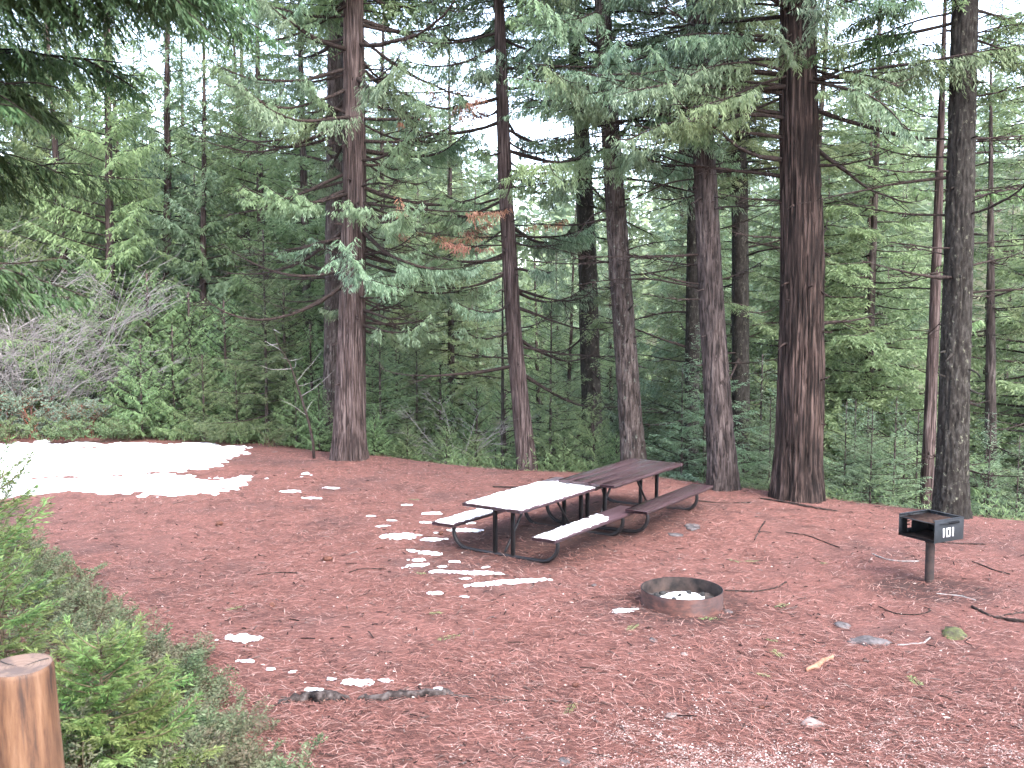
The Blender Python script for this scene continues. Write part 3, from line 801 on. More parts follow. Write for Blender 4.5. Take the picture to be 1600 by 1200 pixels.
# furrowed pine next to the bench end
rng = np.random.default_rng(106)
root, ax, rd = hero("pine_tree", (3.72, 17.3), [(0, 0, 0), (-.27, 0, 3.1), (-.51, 0, 6.9), (-.64, 0, 8.5)], [.235, .205, .165, .15], 6, 'fir', M['bark_pine'],
    "furrowed grey pine leaning left beside the end of the far bench", top='fir_tall2', tops=.9, nseg=84, dz=.05, flare=.28)
for k in range(34):
    h = rng.uniform(3.2, 8.8); az = rng.choice([0.25, PI, PI]) + rng.normal(0, .5); Lb = rng.uniform(.9, 3.2)
    limb(rng, root, ax, rd, h, az, Lb, rng.normal(.05, .15), rng.normal(.05, .3), None, None, nt=12, twl=.35, r=.009 + .006 * Lb)
knots(rng, root, ax, rd, 14, (2, 8), M['bark_pine'])

# two dark trunks further down
rng = np.random.default_rng(107)
for (x, y, c, r, s, lab) in ((3.99, 22.0, [(0, 0, 0), (-.02, 0, 8.0)], [.165, .14], 7, "narrow dark trunk showing just left of the furrowed leaning pine"),
                        (5.62, 24.0, [(0, 0, 0), (-.22, 0, 10.0)], [.22, .18], 8, "dark trunk standing down slope between the furrowed pine and the big cedar")):
    root, ax, rd = hero("fir_tree", (x, y), c, r, s, 'fir', M['bark_dark'], lab, top='fir_tall', tops=.75, nseg=36, dz=.09)
    for k in range(30):
        limb(rng, root, ax, rd, rng.uniform(1.5, 11), rng.uniform(0, 6.28), rng.uniform(.9, 2.6), rng.normal(0, .2), rng.normal(.1, .3), HFIR if k % 3 == 0 else None, M['fir'], nt=8)

# big cedar
rng = np.random.default_rng(108)
root, ax, rd = hero("cedar_tree", (4.76, 16.4), [(0, 0, 0), (.0, 0, 2.0), (-.03, 0, 4.1), (-.17, 0, 7.2), (-.2, 0, 8.2)], [.365, .365, .345, .295, .28], 9, 'cedar', M['bark_cedar_dark'],
    "massive dark red cedar trunk with shredded bark at the clearing edge", top='cedar_tall', flare=.24, nseg=150, dz=.05)
BC = [(5.55, PI + .1, 2.6, -.0, .5), (5.3, PI - .3, 2.4, .12, -.05), (5.9, PI + .2, 2.2, .05, .45), (6.3, PI - .1, 1.9, .1, .6), (5.75, .1, 2.6, -.55, .6), (6.35, -.1, 2.9, -.3, .2),
      (5.45, -.6, 1.2, -.1, .4), (6.7, PI + .5, 2.4, -.1, .5), (4.9, PI - .2, 1.1, .1, .2), (7.0, .2, 2.2, -.2, .2), (4.3, PI, 1.0, .05, .3), (2.9, .3, 1.6, .05, .25), (4.2, .5, .7, .6, .8)]
for h, az, Lb, e0, e1 in BC: limb(rng, root, ax, rd, h, az, Lb, e0, e1, None, None, nt=10, twl=.38, r=.018 + .008 * Lb, bend=1.4, wig=.2)
for k in range(32):
    h = rng.uniform(6.5, 9.3); az = rng.choice([PI, PI, 1.5 * PI, 0]) + rng.normal(0, .55); Lb = rng.uniform(1.2, 3.2)
    limb(rng, root, ax, rd, h, az, Lb, rng.normal(-.05, .2), rng.normal(-.2, .3), HCED, M['cedar'], nt=9, twl=.42, t0=.3)
for h, az, Lb in ((6.6, PI + .25, 3.3), (6.9, PI + .1, 3.6), (6.2, PI + .35, 3.0)):
    limb(rng, root, ax, rd, h, az, Lb, .05, -.3, HCED, M['cedar'], nt=12, twl=.4, t0=.45, r=.045)
knots(rng, root, ax, rd, 22, (1.2, 7.5), M['bark_cedar_dark'])

# right trunk behind the grill
rng = np.random.default_rng(109)
root, ax, rd = hero("fir_tree", (6.86, 15.4), [(0, 0, 0), (-.02, 0, 4.1), (-.06, 0, 7.9)], [.225, .20, .175], 10, 'fir', M['bark_dark'],
    "dark lichen flecked trunk standing right behind the grill", top='fir_tall', tops=.9, nseg=84, dz=.05, flare=.28)
for k in range(30):
    h = rng.uniform(3.4, 9.0); az = rng.choice([0, 0, PI]) + rng.normal(0, .6); Lb = rng.uniform(.7, 2.4)
    limb(rng, root, ax, rd, h, az, Lb, rng.normal(.0, .15), rng.normal(.05, .3), HFIR if h > 6.3 else None, M['fir'], nt=9)
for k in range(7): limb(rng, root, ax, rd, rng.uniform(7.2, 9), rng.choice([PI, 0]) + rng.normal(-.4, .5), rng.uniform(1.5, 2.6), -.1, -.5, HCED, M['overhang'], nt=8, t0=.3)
knots(rng, root, ax, rd, 16, (2, 7.5), M['bark_dark'])

# slim trunks at the right
rng = np.random.default_rng(110)
for (x, y, c, r, s, bm, lab) in ((7.56, 18.0, [(0, 0, 0), (.04, 0, 4.5), (.04, 0, 7.5)], [.125, .09, .06], 11, 'bark_cedar', "slim reddish trunk just left of the trunk behind the grill"),
        (9.78, 20.0, [(0, 0, 0), (-.15, 0, 4)], [.13, .10], 12, 'bark_fir', "slim grey trunk to the right of the trunk behind the grill"),
        (9.62, 19.0, [(0, 0, 0), (.35, 0, 3.2)], [.085, .06], 13, 'bark_dark', "thin dark trunk leaning right at the right edge of the view"),
        (-.20, 21.2, [(0, 0, 0), (0, 0, 3.6)], [.045, .02], 14, 'bark_dark', "very thin dark dead stem behind the snow covered table")):
    zt = 5.0 if s == 14 else 12
    root, ax, rd = hero("slender_tree", (x, y), c, r, s, 'fir', M[bm], lab, nseg=20, dz=.12, ztop=zt)
    for k in range(34 if s != 14 else 16):
        h = rng.uniform(1.0, zt - .3)
        limb(rng, root, ax, rd, h, rng.uniform(0, 6.28), rng.uniform(.5, 2.0) * (1 if s != 14 else .5), rng.normal(-.05, .2), rng.normal(.1, .3), (HFIR if s != 11 else HCED) if (k % 2 and s != 14) else None, M['fir'] if s != 11 else M['bright'], nt=6)

# ------------------------------------------------------------------ saplings and shrubs along the edge of the clearing
ORD = ["first", "second", "third", "fourth", "fifth", "sixth", "seventh", "eighth", "ninth", "tenth", "eleventh", "twelfth"]
def put(kind, name, lst, label, cat, group):
    for k, (x, y, s, rz) in enumerate(sorted(lst, key=lambda q: q[0] / q[1])):
        lab = label if len(lst) == 1 else ORD[k] + " from the left: " + label
        plant(K[kind], name, x, y, rz, s, lab, cat, group if len(lst) > 1 else None)
put('fir_young', "young_fir", [(U(425, 24.2), 24.2, 1.0, .4)], "broad young fir with feathery branches left of the straight reddish cedar", "young tree", None)
put('fir_young2', "young_fir", [(U(1095, 18.9), 18.9, .85, 1.0)], "young fir between the grey leaning trunk and the furrowed pine", "young tree", None)
put('fir_young2', "young_fir", [(U(1180, 20.2), 20.2, .95, 2.0)], "young fir filling the gap between furrowed pine and big cedar", "young tree", None)
put('fir_young', "young_fir", [(U(860, 21.3), 21.3, .82, 2.4)], "feathery young fir growing in front of the dark mossy trunk", "young tree", None)
put('fir_young', "young_fir", [(U(600, 23.2), 23.2, .75, 3.4), (U(655, 24.6), 24.6, .8, 1.4)], "young fir right of the straight reddish cedar", "young tree", "young firs right of the cedar")
put('fir_young2', "young_fir", [(U(1345, 18.4), 18.4, .62, .3), (U(1400, 19.4), 19.4, .75, 4.3), (U(1325, 20.5), 20.5, .9, 5.3)], "young fir between the big cedar and the grill", "young tree", "young firs behind the grill")
put('cedar_young', "young_cedar", [(U(925, 20.1), 20.1, .78, .3)], "pale green young cedar behind the join of the two tables", "young tree", None)
put('cedar_young', "young_cedar", [(U(235, 24.6), 24.6, 1.05, .6), (U(285, 25.2), 25.2, 1.2, 1.9), (U(330, 24.4), 24.4, .9, 3.1), (U(200, 25.8), 25.8, 1.3, 2.2), (U(380, 24.0), 24.0, .8, 4.1), (U(470, 23.6), 23.6, .75, 5.2), (U(505, 23.3), 23.3, .65, .2)],
    "bushy young cedar at the back edge of the snow", "young tree", "young cedars behind the snow")
rng = np.random.default_rng(201)
lst = [(U(u, y), y, s, rng.uniform(0, 6)) for u, y, s in ((175, 26.2, 1.5), (250, 26.6, 1.8), (312, 26.3, 1.6), (365, 25.8, 1.5), (455, 25.6, 1.7), (495, 25.0, 1.3))]
put('cedar_young', "young_cedar", lst, "taller light green young cedar behind the bushy row", "young tree", "taller young cedars behind the row")
lst = [(U(u, y), y, s, rng.uniform(0, 6)) for u, y, s in ((588, 24.2, 1.3), (625, 25.6, 1.6), (690, 24.8, 1.4), (745, 24.6, 1.3), (790, 25.6, 1.5), (870, 24.5, 1.3))]
put('cedar_young', "young_cedar", lst, "light green young cedar down the slope behind the snowy table", "young tree", "young cedars down the slope")
rng = np.random.default_rng(202)
lst = [(U(u, y), y, s, rng.uniform(0, 6)) for u, y, s in ((590, 22.3, .6), (640, 22.0, .55), (700, 21.6, .6), (745, 21.2, .55), (775, 22.3, .7), (850, 20.9, .6), (880, 20.3, .55), (960, 20.3, .7))]
put('cedar_young2', "young_cedar", lst, "low young cedar on the slope just behind the tables", "young tree", "low cedars behind the tables")
lst = [(U(u, y), y, s, rng.uniform(0, 6)) for u, y, s in ((1060, 18.9, .6), (1195, 18.2, .5), (1310, 17.8, .55), (1350, 17.4, .5), (1385, 17.6, .6), (1420, 18.6, .7), (1530, 17.6, .6), (1575, 17.3, .55), (1620, 18.2, .8), (1525, 19.8, .9), (1210, 19.6, .8))]
put('fir_young2', "young_fir", lst, "low fir sapling on the slope behind the grill", "young tree", "low firs below the grill")
lst = [(U(u, y), y, s, rng.uniform(0, 6)) for u, y, s in ((20, 24.4, 1.0), (75, 24.5, .95), (110, 24.2, .75), (-30, 25.6, 1.1), (150, 24.6, .7))]
put('manz', "manzanita_shrub", lst, "grey green shrub with red stems behind the snow", "shrub", "grey green shrubs behind the snow")
lst = [(U(u, y), y, s, rng.uniform(0, 6)) for u, y, s in ((30, 23.5, .6), (95, 23.3, .5), (130, 23.4, .5), (175, 23.6, .55), (215, 23.9, .55), (350, 23.2, .45), (430, 22.9, .5), (545, 22.7, .6), (620, 22.6, .7), (690, 22.6, .75), (810, 21.8, .7), (1000, 19.9, .6))]
put('manz2', "leafy_shrub", lst, "low leafy green shrub at the foot of the wood", "shrub", "low leafy shrubs at the wood's foot")
lst = [(U(u, y), y, s, rng.uniform(0, 6)) for u, y, s in ((10, 25.6, 1.25), (60, 26.3, 1.3), (115, 25.8, 1.15), (-40, 26.4, 1.3), (160, 26.6, 1.15), (30, 27.5, 1.4), (90, 25.3, 1.0))]
put('bare1', "bare_shrub", lst, "tall leafless grey shrub behind the snow", "shrub", "leafless shrubs at left")
lst = [(U(u, y), y, s, rng.uniform(0, 6)) for u, y, s in ((215, 27.0, 1.2), (265, 26.6, 1.2), (320, 26.8, 1.0))]
put('bare2', "bare_shrub", lst, "thin leafless shrub among the young cedars behind the snow", "shrub", "leafless shrubs among young cedars")
put('bare2', "bare_shrub", [(U(722, 21.6), 21.6, .72, 1.2)], "leafless pale branched shrub behind the left end of the snowy table", "shrub", None)
# the crooked dark sapling stem in front of the wood
rng = np.random.default_rng(203)
x, y = -4.18, 20.9; root = empty("crooked_sapling", (x, y, float(gz(x, y))))
P = np.array([(0, 0, -.05), (-.02, 0, .35), (-.12, .05, .8), (-.28, .05, 1.35), (-.5, .1, 2.0), (-.72, .1, 2.35), (-.85, .1, 2.8)])
tube(P, [.035, .032, .028, .024, .018, .013, .006], 7).build("trunk", M['twig'], root, True)
for k in range(12):
    t = rng.uniform(.35, 1); q, tn = along(P, np.array([t]))
    Pb = curve(rng, q[0], rng.uniform(0, 6.28), rng.uniform(.3, 1.1), rng.uniform(-.2, .7), rng.uniform(0, .9), 6, .3)
    tube(Pb, np.linspace(.009, .003, 6), 4, False).build("branch", M['twig_grey'], root, True)
tag(root, "crooked dark sapling stem leaning left in front of the young fir", "sapling")

# undergrowth below the crest, too dense to count
def undergrowth():
    rng = np.random.default_rng(303); lf = MB()
    n = 1500
    y0 = rng.uniform(0, 1, n); xx = rng.uniform(-15, 12, n); dcx = np.interp(xx, CX, CY)
    yy = dcx + 1.0 + y0 ** 1.3 * 7
    zz = gz(xx, yy)
    for x, y, z in zip(xx, yy, zz):
        k = 46; s = rng.uniform(.25, .6)
        P0 = np.array([x, y, z])
        o = P0 + np.stack([rng.normal(0, s * .45, k), rng.normal(0, s * .45, k), rng.uniform(0, s, k)], -1)
        d = norm(rng.normal(0, .7, (k, 3)) + [0, -.1, .45]); nn = norm(rng.normal(0, .7, (k, 3)) + [0, 0, .8])
        V, F = kites(o, d, nn, rng.uniform(.06, .14, k), rng.uniform(.012, .024, k)); lf.add(V, F)
    o = lf.build("undergrowth", M['bright'])
    tag(o, "dense low green undergrowth along the drop beyond the clearing", "undergrowth", kind="stuff")
undergrowth()
# ------------------------------------------------------------------ litter on the clearing floor
def litter():
    rng = np.random.default_rng(401)
    n = 230000
    y = 4.5 / (1 - rng.random(n) * (1 - 4.5 / 23.0)) ; x = y * rng.uniform(-.62, .62, n)
    y = np.where(rng.random(n) < .22, rng.uniform(5, 22, n), y); x = np.where(np.abs(x) > y * .62, y * rng.uniform(-.6, .6, n), x)
    cl = fbm(x * .8, y * .8, 0, 55, 3); wear = np.exp(-(((x - 1.0) / 1.5) ** 2 + ((y - 14.2) / 1.9) ** 2) * 1.2) + .7 * np.exp(-((x - 1.86) ** 2 + (y - 10.72) ** 2) / .6)
    keep = (rng.random(n) < .74 + .9 * cl - .62 * wear) & (y < np.interp(x, CX, CY) + .4)
    x, y = x[keep], y[keep]; n = len(x)
    a = rng.normal(.1, .75, n) + 1.2 * fbm(x * .5, y * .5, 0, 66, 2)
    a = a + np.where(rng.random(n) < .5, np.pi, 0)
    ln = rng.uniform(.06, .17, n); wd = rng.uniform(.0020, .0036, n) * (1 + .05 * y)
    z = gz(x, y)
    d = np.stack([np.cos(a), np.sin(a), rng.normal(.02, .09, n)], -1)
    s = np.stack([-np.sin(a), np.cos(a), np.zeros(n)], -1); bow = rng.normal(0, .06, n)
    o = np.stack([x, y, z + rng.uniform(.004, .014, n)], -1)
    e1 = o + d * (ln * .5)[:, None] + s * (bow * ln)[:, None]; e1[:, 2] += .004 + .01 * rng.random(n)
    e2 = o + d * ln[:, None]; e2[:, 2] = np.maximum(e2[:, 2], z + .003)
    w = s * wd[:, None] * .5
    V = np.stack([o - w, o + w, e1 - w, e1 + w, e2 - w * .3, e2 + w * .3], 1).reshape(-1, 3)
    b = np.arange(n)[:, None] * 6
    F = np.concatenate([b + np.array([0, 1, 3, 2]), b + np.array([2, 3, 5, 4])])
    tag(MB().add(V, F).build("needle_litter", M['needle']), "red brown pine needle litter covering the clearing floor", "needles", kind="stuff")
    # pale chips and flecks
    n = 750
    y = 5.5 / (1 - rng.random(n) * (1 - 5.5 / 22)); x = y * rng.uniform(-.6, .6, n)
    ok = y < np.interp(x, CX, CY); x, y = x[ok], y[ok]; n = len(x); z = gz(x, y)
    a = rng.uniform(0, 6.28, n); r = rng.uniform(.004, .012, n) * (1 + 1.2 * (rng.random(n) < .06))
    k = np.arange(5) * 2 * np.pi / 5
    rr = r[:, None] * rng.uniform(.5, 1.2, (n, 5))
    V = np.stack([x[:, None] + rr * np.cos(a[:, None] + k) * 1.5, y[:, None] + rr * np.sin(a[:, None] + k), z[:, None] + .016 + rng.uniform(0, .008, (n, 5))], -1)
    top = np.stack([x, y, z + .028], -1)[:, None]
    V = np.concatenate([V, top], 1).reshape(-1, 3); b = np.arange(n)[:, None] * 6
    F = np.concatenate([b + np.array([i, (i + 1) % 5, 5]) for i in range(5)])
    tag(MB().add(V, F).build("wood_chip_litter", M['chip']), "small pale chips and flecks strewn over the needles", "chips", kind="stuff")
    # dark bark crumbs and broken twigs
    n = 3500
    y = 5.5 / (1 - rng.random(n) * (1 - 5.5 / 22)); x = y * rng.uniform(-.6, .6, n)
    ok = y < np.interp(x, CX, CY); x, y = x[ok], y[ok]; n = len(x); z = gz(x, y) + .012
    a = rng.uniform(0, 6.28, n); ln = rng.exponential(.035, n) + .015; d = np.stack([np.cos(a), np.sin(a), rng.normal(0, .08, n)], -1)
    P = np.stack([x, y, z], -1)[:, None] + d[:, None] * ln[:, None, None] * np.array([0, .5, 1])[None, :, None]; P[:, 1, 2] += .004
    mb = tubes3(P, np.broadcast_to(rng.uniform(.003, .008, n)[:, None], (n, 3)))
    tag(mb.build("bark_crumbs", M['crumb']), "dark bark crumbs and broken twigs among the needles", "crumbs", kind="stuff")
    # gravel showing through at the near right
    n = 58000
    x = rng.uniform(-.5, 4.6, n); y = 6.0 + 2.3 * rng.random(n) ** 1.3
    f = .75 * fbm(x * 1.1, y * 1.6, 0, 91, 4) + .5 * fbm(x * 6, y * 6, 0, 93, 3) + .34 - .20 * np.abs(y - 6.7) - .10 * np.abs(x - 1.6) * (x > 1.6) * .8 - .75 * np.maximum(1.15 - x, 0)
    ok = rng.random(n) < np.clip(f * 2.0, 0.02, .95) * sstep(8.3, 7.5, y) ; x, y = x[ok], y[ok]; n = len(x); z = gz(x, y)
    r = rng.uniform(.004, .010, n); base = np.array([[1, 0, .1], [.3, .95, .1], [-.8, .6, .1], [-.8, -.6, .1], [.3, -.95, .1], [0, 0, .8]])
    V = base[None] * r[:, None, None] * rng.uniform(.7, 1.3, (n, 6, 3)); V = V + np.stack([x, y, z + .008], -1)[:, None]
    b = np.arange(n)[:, None] * 6
    F = np.concatenate([b + np.array([i, (i + 1) % 5, 5]) for i in range(5)])
    tag(MB().add(V.reshape(-1, 3), F).build("gravel", M['gravel']), "pale gravel showing through the needles at the near edge", "gravel", kind="stuff")
litter()

# ------------------------------------------------------------------ snow
def seg_dist(px, py, poly):
    """signed distance (inside positive)"""
    poly = np.array(poly); d = np.full(px.shape, 1e9); ins = np.zeros(px.shape, bool)
    for a, b in zip(poly, np.roll(poly, -1, axis=0)):
        ab = b - a; t = np.clip(((px - a[0]) * ab[0] + (py - a[1]) * ab[1]) / max(1e-9, ab @ ab), 0, 1)
        d = np.minimum(d, np.hypot(px - a[0] - t * ab[0], py - a[1] - t * ab[1]))
        c = ((a[1] > py) != (b[1] > py)) & (px < (b[0] - a[0]) * (py - a[1]) / (b[1] - a[1] + 1e-12) + a[0])
        ins ^= c
    return np.where(ins, d, -d)
def sheet(X, Y, T, zf, thick, name, m=None, parent=None, loc=None):
    """snow sheet over zf, thickness grows from the ragged line T = 0 inwards"""
    th = thick * np.clip(T / .12, -1, 1.0) ** 1 
    Z = zf + np.where(T > 0, thick * (1 - np.exp(-np.maximum(T, 0) / .05)), T * .25)
    V = np.stack([X, Y, Z], -1).reshape(-1, 3); ny, nx = X.shape
    i = np.arange(ny - 1)[:, None] * nx; j = np.arange(nx - 1)[None, :]
    F = np.stack([i + j, i + j + 1, i + nx + j + 1, i + nx + j], -1).reshape(-1, 4)
    tf = T.ravel()[F].max(1); F = F[tf > 0]
    u, inv = np.unique(F, return_inverse=True)
    return MB().add(V[u], inv.reshape(-1, 4)).build(name, m or M['snow'], parent, True, loc)
UP = [(-13.0, 23.6), (-10.28, 23.3), (-9.59, 22.7), (-8.75, 23.3), (-7.25, 23.5), (-6.26, 22.8), (-5.95, 21.48), (-5.92, 20.11), (-6.26, 19.34), (-7.4, 19.04), (-8.54, 18.83), (-10.06, 18.48), (-13, 18.4)]
LO = [(-13, 19.04), (-8.93, 18.72), (-7.87, 18.72), (-6.08, 18.80), (-4.9, 18.95), (-4.02, 19.12), (-3.95, 18.48), (-4.67, 18.02), (-5.0, 17.33), (-5.44, 16.42), (-6.09, 16.75), (-6.66, 17.1), (-7.07, 16.75), (-7.82, 17.22), (-8.26, 16.75), (-8.79, 16.3), (-13, 15.6)]
X, Y = np.meshgrid(np.arange(-13, -3.4, .045), np.arange(15.3, 23.9, .045))
T = np.maximum(seg_dist(X, Y, UP), seg_dist(X, Y, LO))
ns = fbm(X * 1.6, Y * 1.6, 0, 12, 4) * .75 + fbm(X * 6, Y * 9, 0, 13, 4) * .55
T = T * .75 + ns - .04 + .25 * sstep(.6, 1.4, T) - .42 * sstep(-6.3, -4.2, X) - .38 * sstep(17.7, 16.5, Y)
o = sheet(X, Y, T * .35, gz(X, Y), .05, "snow_patch")
tag(o, "large bright snow patch lying across the far left of the clearing", "snow")

SP = [(-1.73, 16.11, .15), (-1.24, 15.41, .24), (-2.19, 15.27, .12), (-1.84, 14.95, .14), (-1.94, 14.56, .17), (-1.3, 14.77, .16), (-.66, 14.69, .19), (-.65, 14.22, .38), (-1.61, 13.91, .40), (-1.33, 13.95, .11), (-1.09, 14.1, .07), (-1.1, 13.68, .27), (-1.32, 13.07, .14), (-1.07, 12.93, .29), (-1.21, 12.63, .18), (-1.2, 12.35, .26), (-.74, 12.51, .13), (-.87, 12.29, .1), (-.89, 12.05, .22), (-.34, 12.23, .1), (-.12, 11.9, .08), (-.55, 11.73, .12), (-.87, 11.13, .16), (-.53, 11.0, .07), (-2.66, 9.56, .3), (-2.45, 8.97, .12), (-2.18, 8.77, .07), (-1.96, 8.7, .05), (-1.58, 8.53, .07), (-1.38, 8.45, .22), (-1.12, 8.5, .1), (1.2, 10.44, .19), (-3.4, 16.7, .25), (-3.9, 17.3, .3), (-3.2, 17.6, .22)]
rng = np.random.default_rng(501)
def blob(cx, cy, lx, ly, ang, name="snow_fleck", h=.03, seed=0):
    q = max(.009, lx / 34)
    X, Y = np.meshgrid(np.arange(-lx * .75, lx * .75, q), np.arange(-ly * .9, ly * .9, q))
    T = (1 - np.sqrt((X / (lx * .5)) ** 2 + (Y / (ly * .5)) ** 2)) * min(lx, ly) * .5
    T = T + min(lx, ly) * (.42 * fbm(X / min(lx, ly) * 2.6 + seed, Y / min(lx, ly) * 2.6, 0, 7 + seed, 3) + .22 * fbm(X / min(lx, ly) * 9, Y / min(lx, ly) * 9, 0, 9 + seed, 2)) - .03 * min(lx, ly)
    c, s = math.cos(ang), math.sin(ang)
    XX = cx + X * c - Y * s; YY = cy + X * s + Y * c
    return sheet(XX, YY, T, gz(XX, YY) + .012, h, name)
for k, (x, y, wd) in enumerate(SP):
    o = blob(x, y, wd * 1.15, max(.075, wd * rng.uniform(.42, .75)) * (1.0 if wd > .1 else .8) , rng.normal(0, .25), seed=k, h=.012 + .05 * min(.5, wd))
    z_ = "beside the left bench of the snowy table" if 11.8 < y < 14.5 else ("behind the snowy table's left end" if 14.5 <= y < 16.5 else ("at the near left of the clearing floor" if y < 9.7 else ("on open needles in front of the tables" if y < 11.8 else "off the large snow patch's right end")))
    tag(o, "small white scrap of snow " + z_, "snow", "snow scraps " + z_); o["mid"] = x / y
o = blob(-.10, 11.55, 1.0, .12, .30, seed=91, h=.035); tag(o, "long thin snow streak nearest the fire ring side of the snowy table", "snow")
o = blob(-.42, 11.98, .55, .12, -.18, seed=92, h=.03); tag(o, "shorter snow streak just behind the longest thin streak", "snow")

# ------------------------------------------------------------------ picnic tables
TL, TW, TH, BH = 2.35, .92, .71, .40
def picnic_table(cx, cy, yaw, z, label, wet, seed):
    rng = np.random.default_rng(seed)
    t = empty("picnic_table", (cx, cy, z), yaw); tag(t, label, "picnic table")
    bm = M['brown_wet'] if wet else M['brown_paint']
    nb = 4; w_ = TW / nb
    for k in range(nb):
        b = box((0, 0, 0), (TL, w_ - .007, .045), .006).build("board", bm, t)
        b.location = (0, -TW / 2 + w_ * (k + .5), TH - .0225 + rng.normal(0, .0012)); b.rotation_euler = (rng.normal(0, .004), rng.normal(0, .0008), 0)
    for s in (-1, 1):
        b = box((0, 0, 0), (TL, .345, .045), .006).build("bench", bm, t); b.location = (0, s * (TW / 2 + .155 + .1725), BH - .0225)
    for e in (-1, 1):
        x = e * (TL / 2 - .30); yb = TW / 2 + .155 + .19
        pts = [(x, yb, BH - .05), (x, yb + .01, BH - .12)]
        for a in np.linspace(0, 90, 9): pts.append((x, yb - .22 + .235 * math.cos(R(a)), .25 - .225 * math.sin(R(a))))
        pts += [(x, yb - .40, .02), (x, .15, .018)]
        P = np.array(pts + [(p[0], -p[1], p[2]) for p in pts[::-1]])
        tube(P, .027, 10).build("bench_frame", M['black_pipe'], t, True)
        for s in (-1, 1):
            box((x, s * .14, (TH - .05) / 2), (.05, .05, TH - .06), .008).build("leg", M['black_pipe'], t)
            box((x, s * (TW / 2 + .155 + .17), BH - .052), (.05, .30, .012), .003).build("bench_bracket", M['black_pipe'], t)
        box((x, 0, TH - .06), (.05, TW - .12, .028), .004).build("crossbar", M['black_pipe'], t)
        P = np.array([(x - e * .02, 0, .05), (x - e * .10, 0, .14), (x - e * .52, 0, TH - .10), (x - e * .60, 0, TH - .055)])
        tube(P, .017, 7).build("brace", M['black_pipe'], t, True)
        for s in (-1, 1):
            for k in range(nb):
                pass
    return t
def from_corner(bx, by, yaw, along_, across):   # near-right corner of the top -> centre
    return bx + math.cos(yaw) * along_ - math.sin(yaw) * across, by + math.sin(yaw) * along_ + math.cos(yaw) * across
y1, y2 = .978, .992
c1 = from_corner(.11, 12.29, y1, TL / 2, TW / 2); c2 = from_corner(1.43, 13.69, y2, TL / 2, TW / 2)
Z1, Z2 = float(gz(*c1)), float(gz(*c2)) - .01
T1 = picnic_table(*c1, y1, Z1, "brown picnic table with its top mostly under snow", False, 1)
T2 = picnic_table(*c2, y2, Z2, "bare wet brown picnic table standing at the far end of the snowy one", True, 2)
# snow lying on the near table and its benches
def board_snow(cx, cy, yaw, z, lx, wy, yoff, cover, label, seed, h=.016):
    X, Y = np.meshgrid(np.arange(-lx / 2, lx / 2 + .001, .022), np.linspace(-wy / 2, wy / 2, int(wy / .022)))
    dx = (cover * lx - lx / 2) - X
    ed = np.minimum(np.minimum(X + lx / 2, Y + wy / 2), wy / 2 - Y) - .012
    n = fbm(X * 5 + seed, Y * 5, 0, seed, 4); n2 = fbm(X * 22, Y * 22 + seed, 0, seed + 2, 3)
    T = np.minimum(dx * .35 + .13 * n + .10 * n2 * sstep(.5, .0, dx) - .10 * sstep(.0, wy, Y + wy / 2) * 0, ed - .012 + .05 * n2 + .02 * n)
    c, s = math.cos(yaw), math.sin(yaw)
    YY = Y + yoff
    T = T - 1e-4
    o = sheet(X, YY, T, np.full(X.shape, 0.0), h, "snow_layer")
    o.location = (cx, cy, z + .002); o.rotation_euler = (0, 0, yaw)
    return tag(o, label, "snow")
board_snow(*c1, y1, Z1 + TH, TL, TW, 0, .80, "thick white snow sheet on the near picnic table top", 3, .02)
board_snow(*c1, y1, Z1 + BH, TL, .345, -(TW / 2 + .155 + .1725), .60, "snow strip on the near end of the snowy table's right bench", 5)
board_snow(*c1, y1, Z1 + BH, TL, .345, (TW / 2 + .155 + .1725), .86, "snow strip on the left bench of the snowy table", 8)

# ------------------------------------------------------------------ fire ring
rx, ry = 1.86, 10.72; rz = -.02
root = empty("fire_ring", (rx, ry, rz)); RR, RH = .445, .205
nseg = 96; a = np.linspace(0, 2 * PI, nseg, endpoint=False)
def lathe(prof, n=96):
    a = np.linspace(0, 2 * PI, n, endpoint=False); k = len(prof); pr = np.array(prof)
    V = np.stack([pr[:, None, 0] * np.cos(a), pr[:, None, 0] * np.sin(a), np.broadcast_to(pr[:, None, 1], (k, n))], -1).reshape(-1, 3)
    i = np.arange(k - 1)[:, None] * n; j = np.arange(n)[None]; jn = (j + 1) % n
    return MB().add(V, np.stack([i + j, i + jn, i + n + jn, i + n + j], -1).reshape(-1, 4))
lathe([(RR, -.06), (RR + .001, RH * .5), (RR, RH)]).build("outer_wall", M['ring'], root, True)
lathe([(RR, RH + .0005), (RR - .004, RH + .003), (RR - .008, RH + .0005)]).build("rim", M['grill_black'], root, True)
lathe([(RR - .008, RH), (RR - .008, -.06)]).build("inner_wall", M['ring_in'], root, True)
tag(root, "round rusty steel fire ring on the needles", "fire ring")
X, Y = np.meshgrid(np.linspace(-RR, RR, 46), np.linspace(-RR, RR, 46)); rr = np.hypot(X, Y)
V = np.stack([X, Y, .055 + .05 * fbm(X * 5, Y * 5, 0, 4, 3) + .02 * rr], -1).reshape(-1, 3)
i = np.arange(45)[:, None] * 46; j = np.arange(45)[None]; F = np.stack([i + j, i + j + 1, i + 47 + j, i + 46 + j], -1).reshape(-1, 4)
F = F[(rr.ravel()[F] < RR - .012).all(1)]
o = MB().add(V, F).build("ash_bed", M['ash'], None, True, (rx, ry, rz)); tag(o, "dark bed of ash inside the fire ring", "ash")
X, Y = np.meshgrid(np.linspace(-.32, .32, 60), np.linspace(-.2, .26, 44))
T = .22 - np.hypot(X * .8, (Y - .03) * 1.25) + .13 * fbm(X * 9, Y * 9, 0, 6, 3)
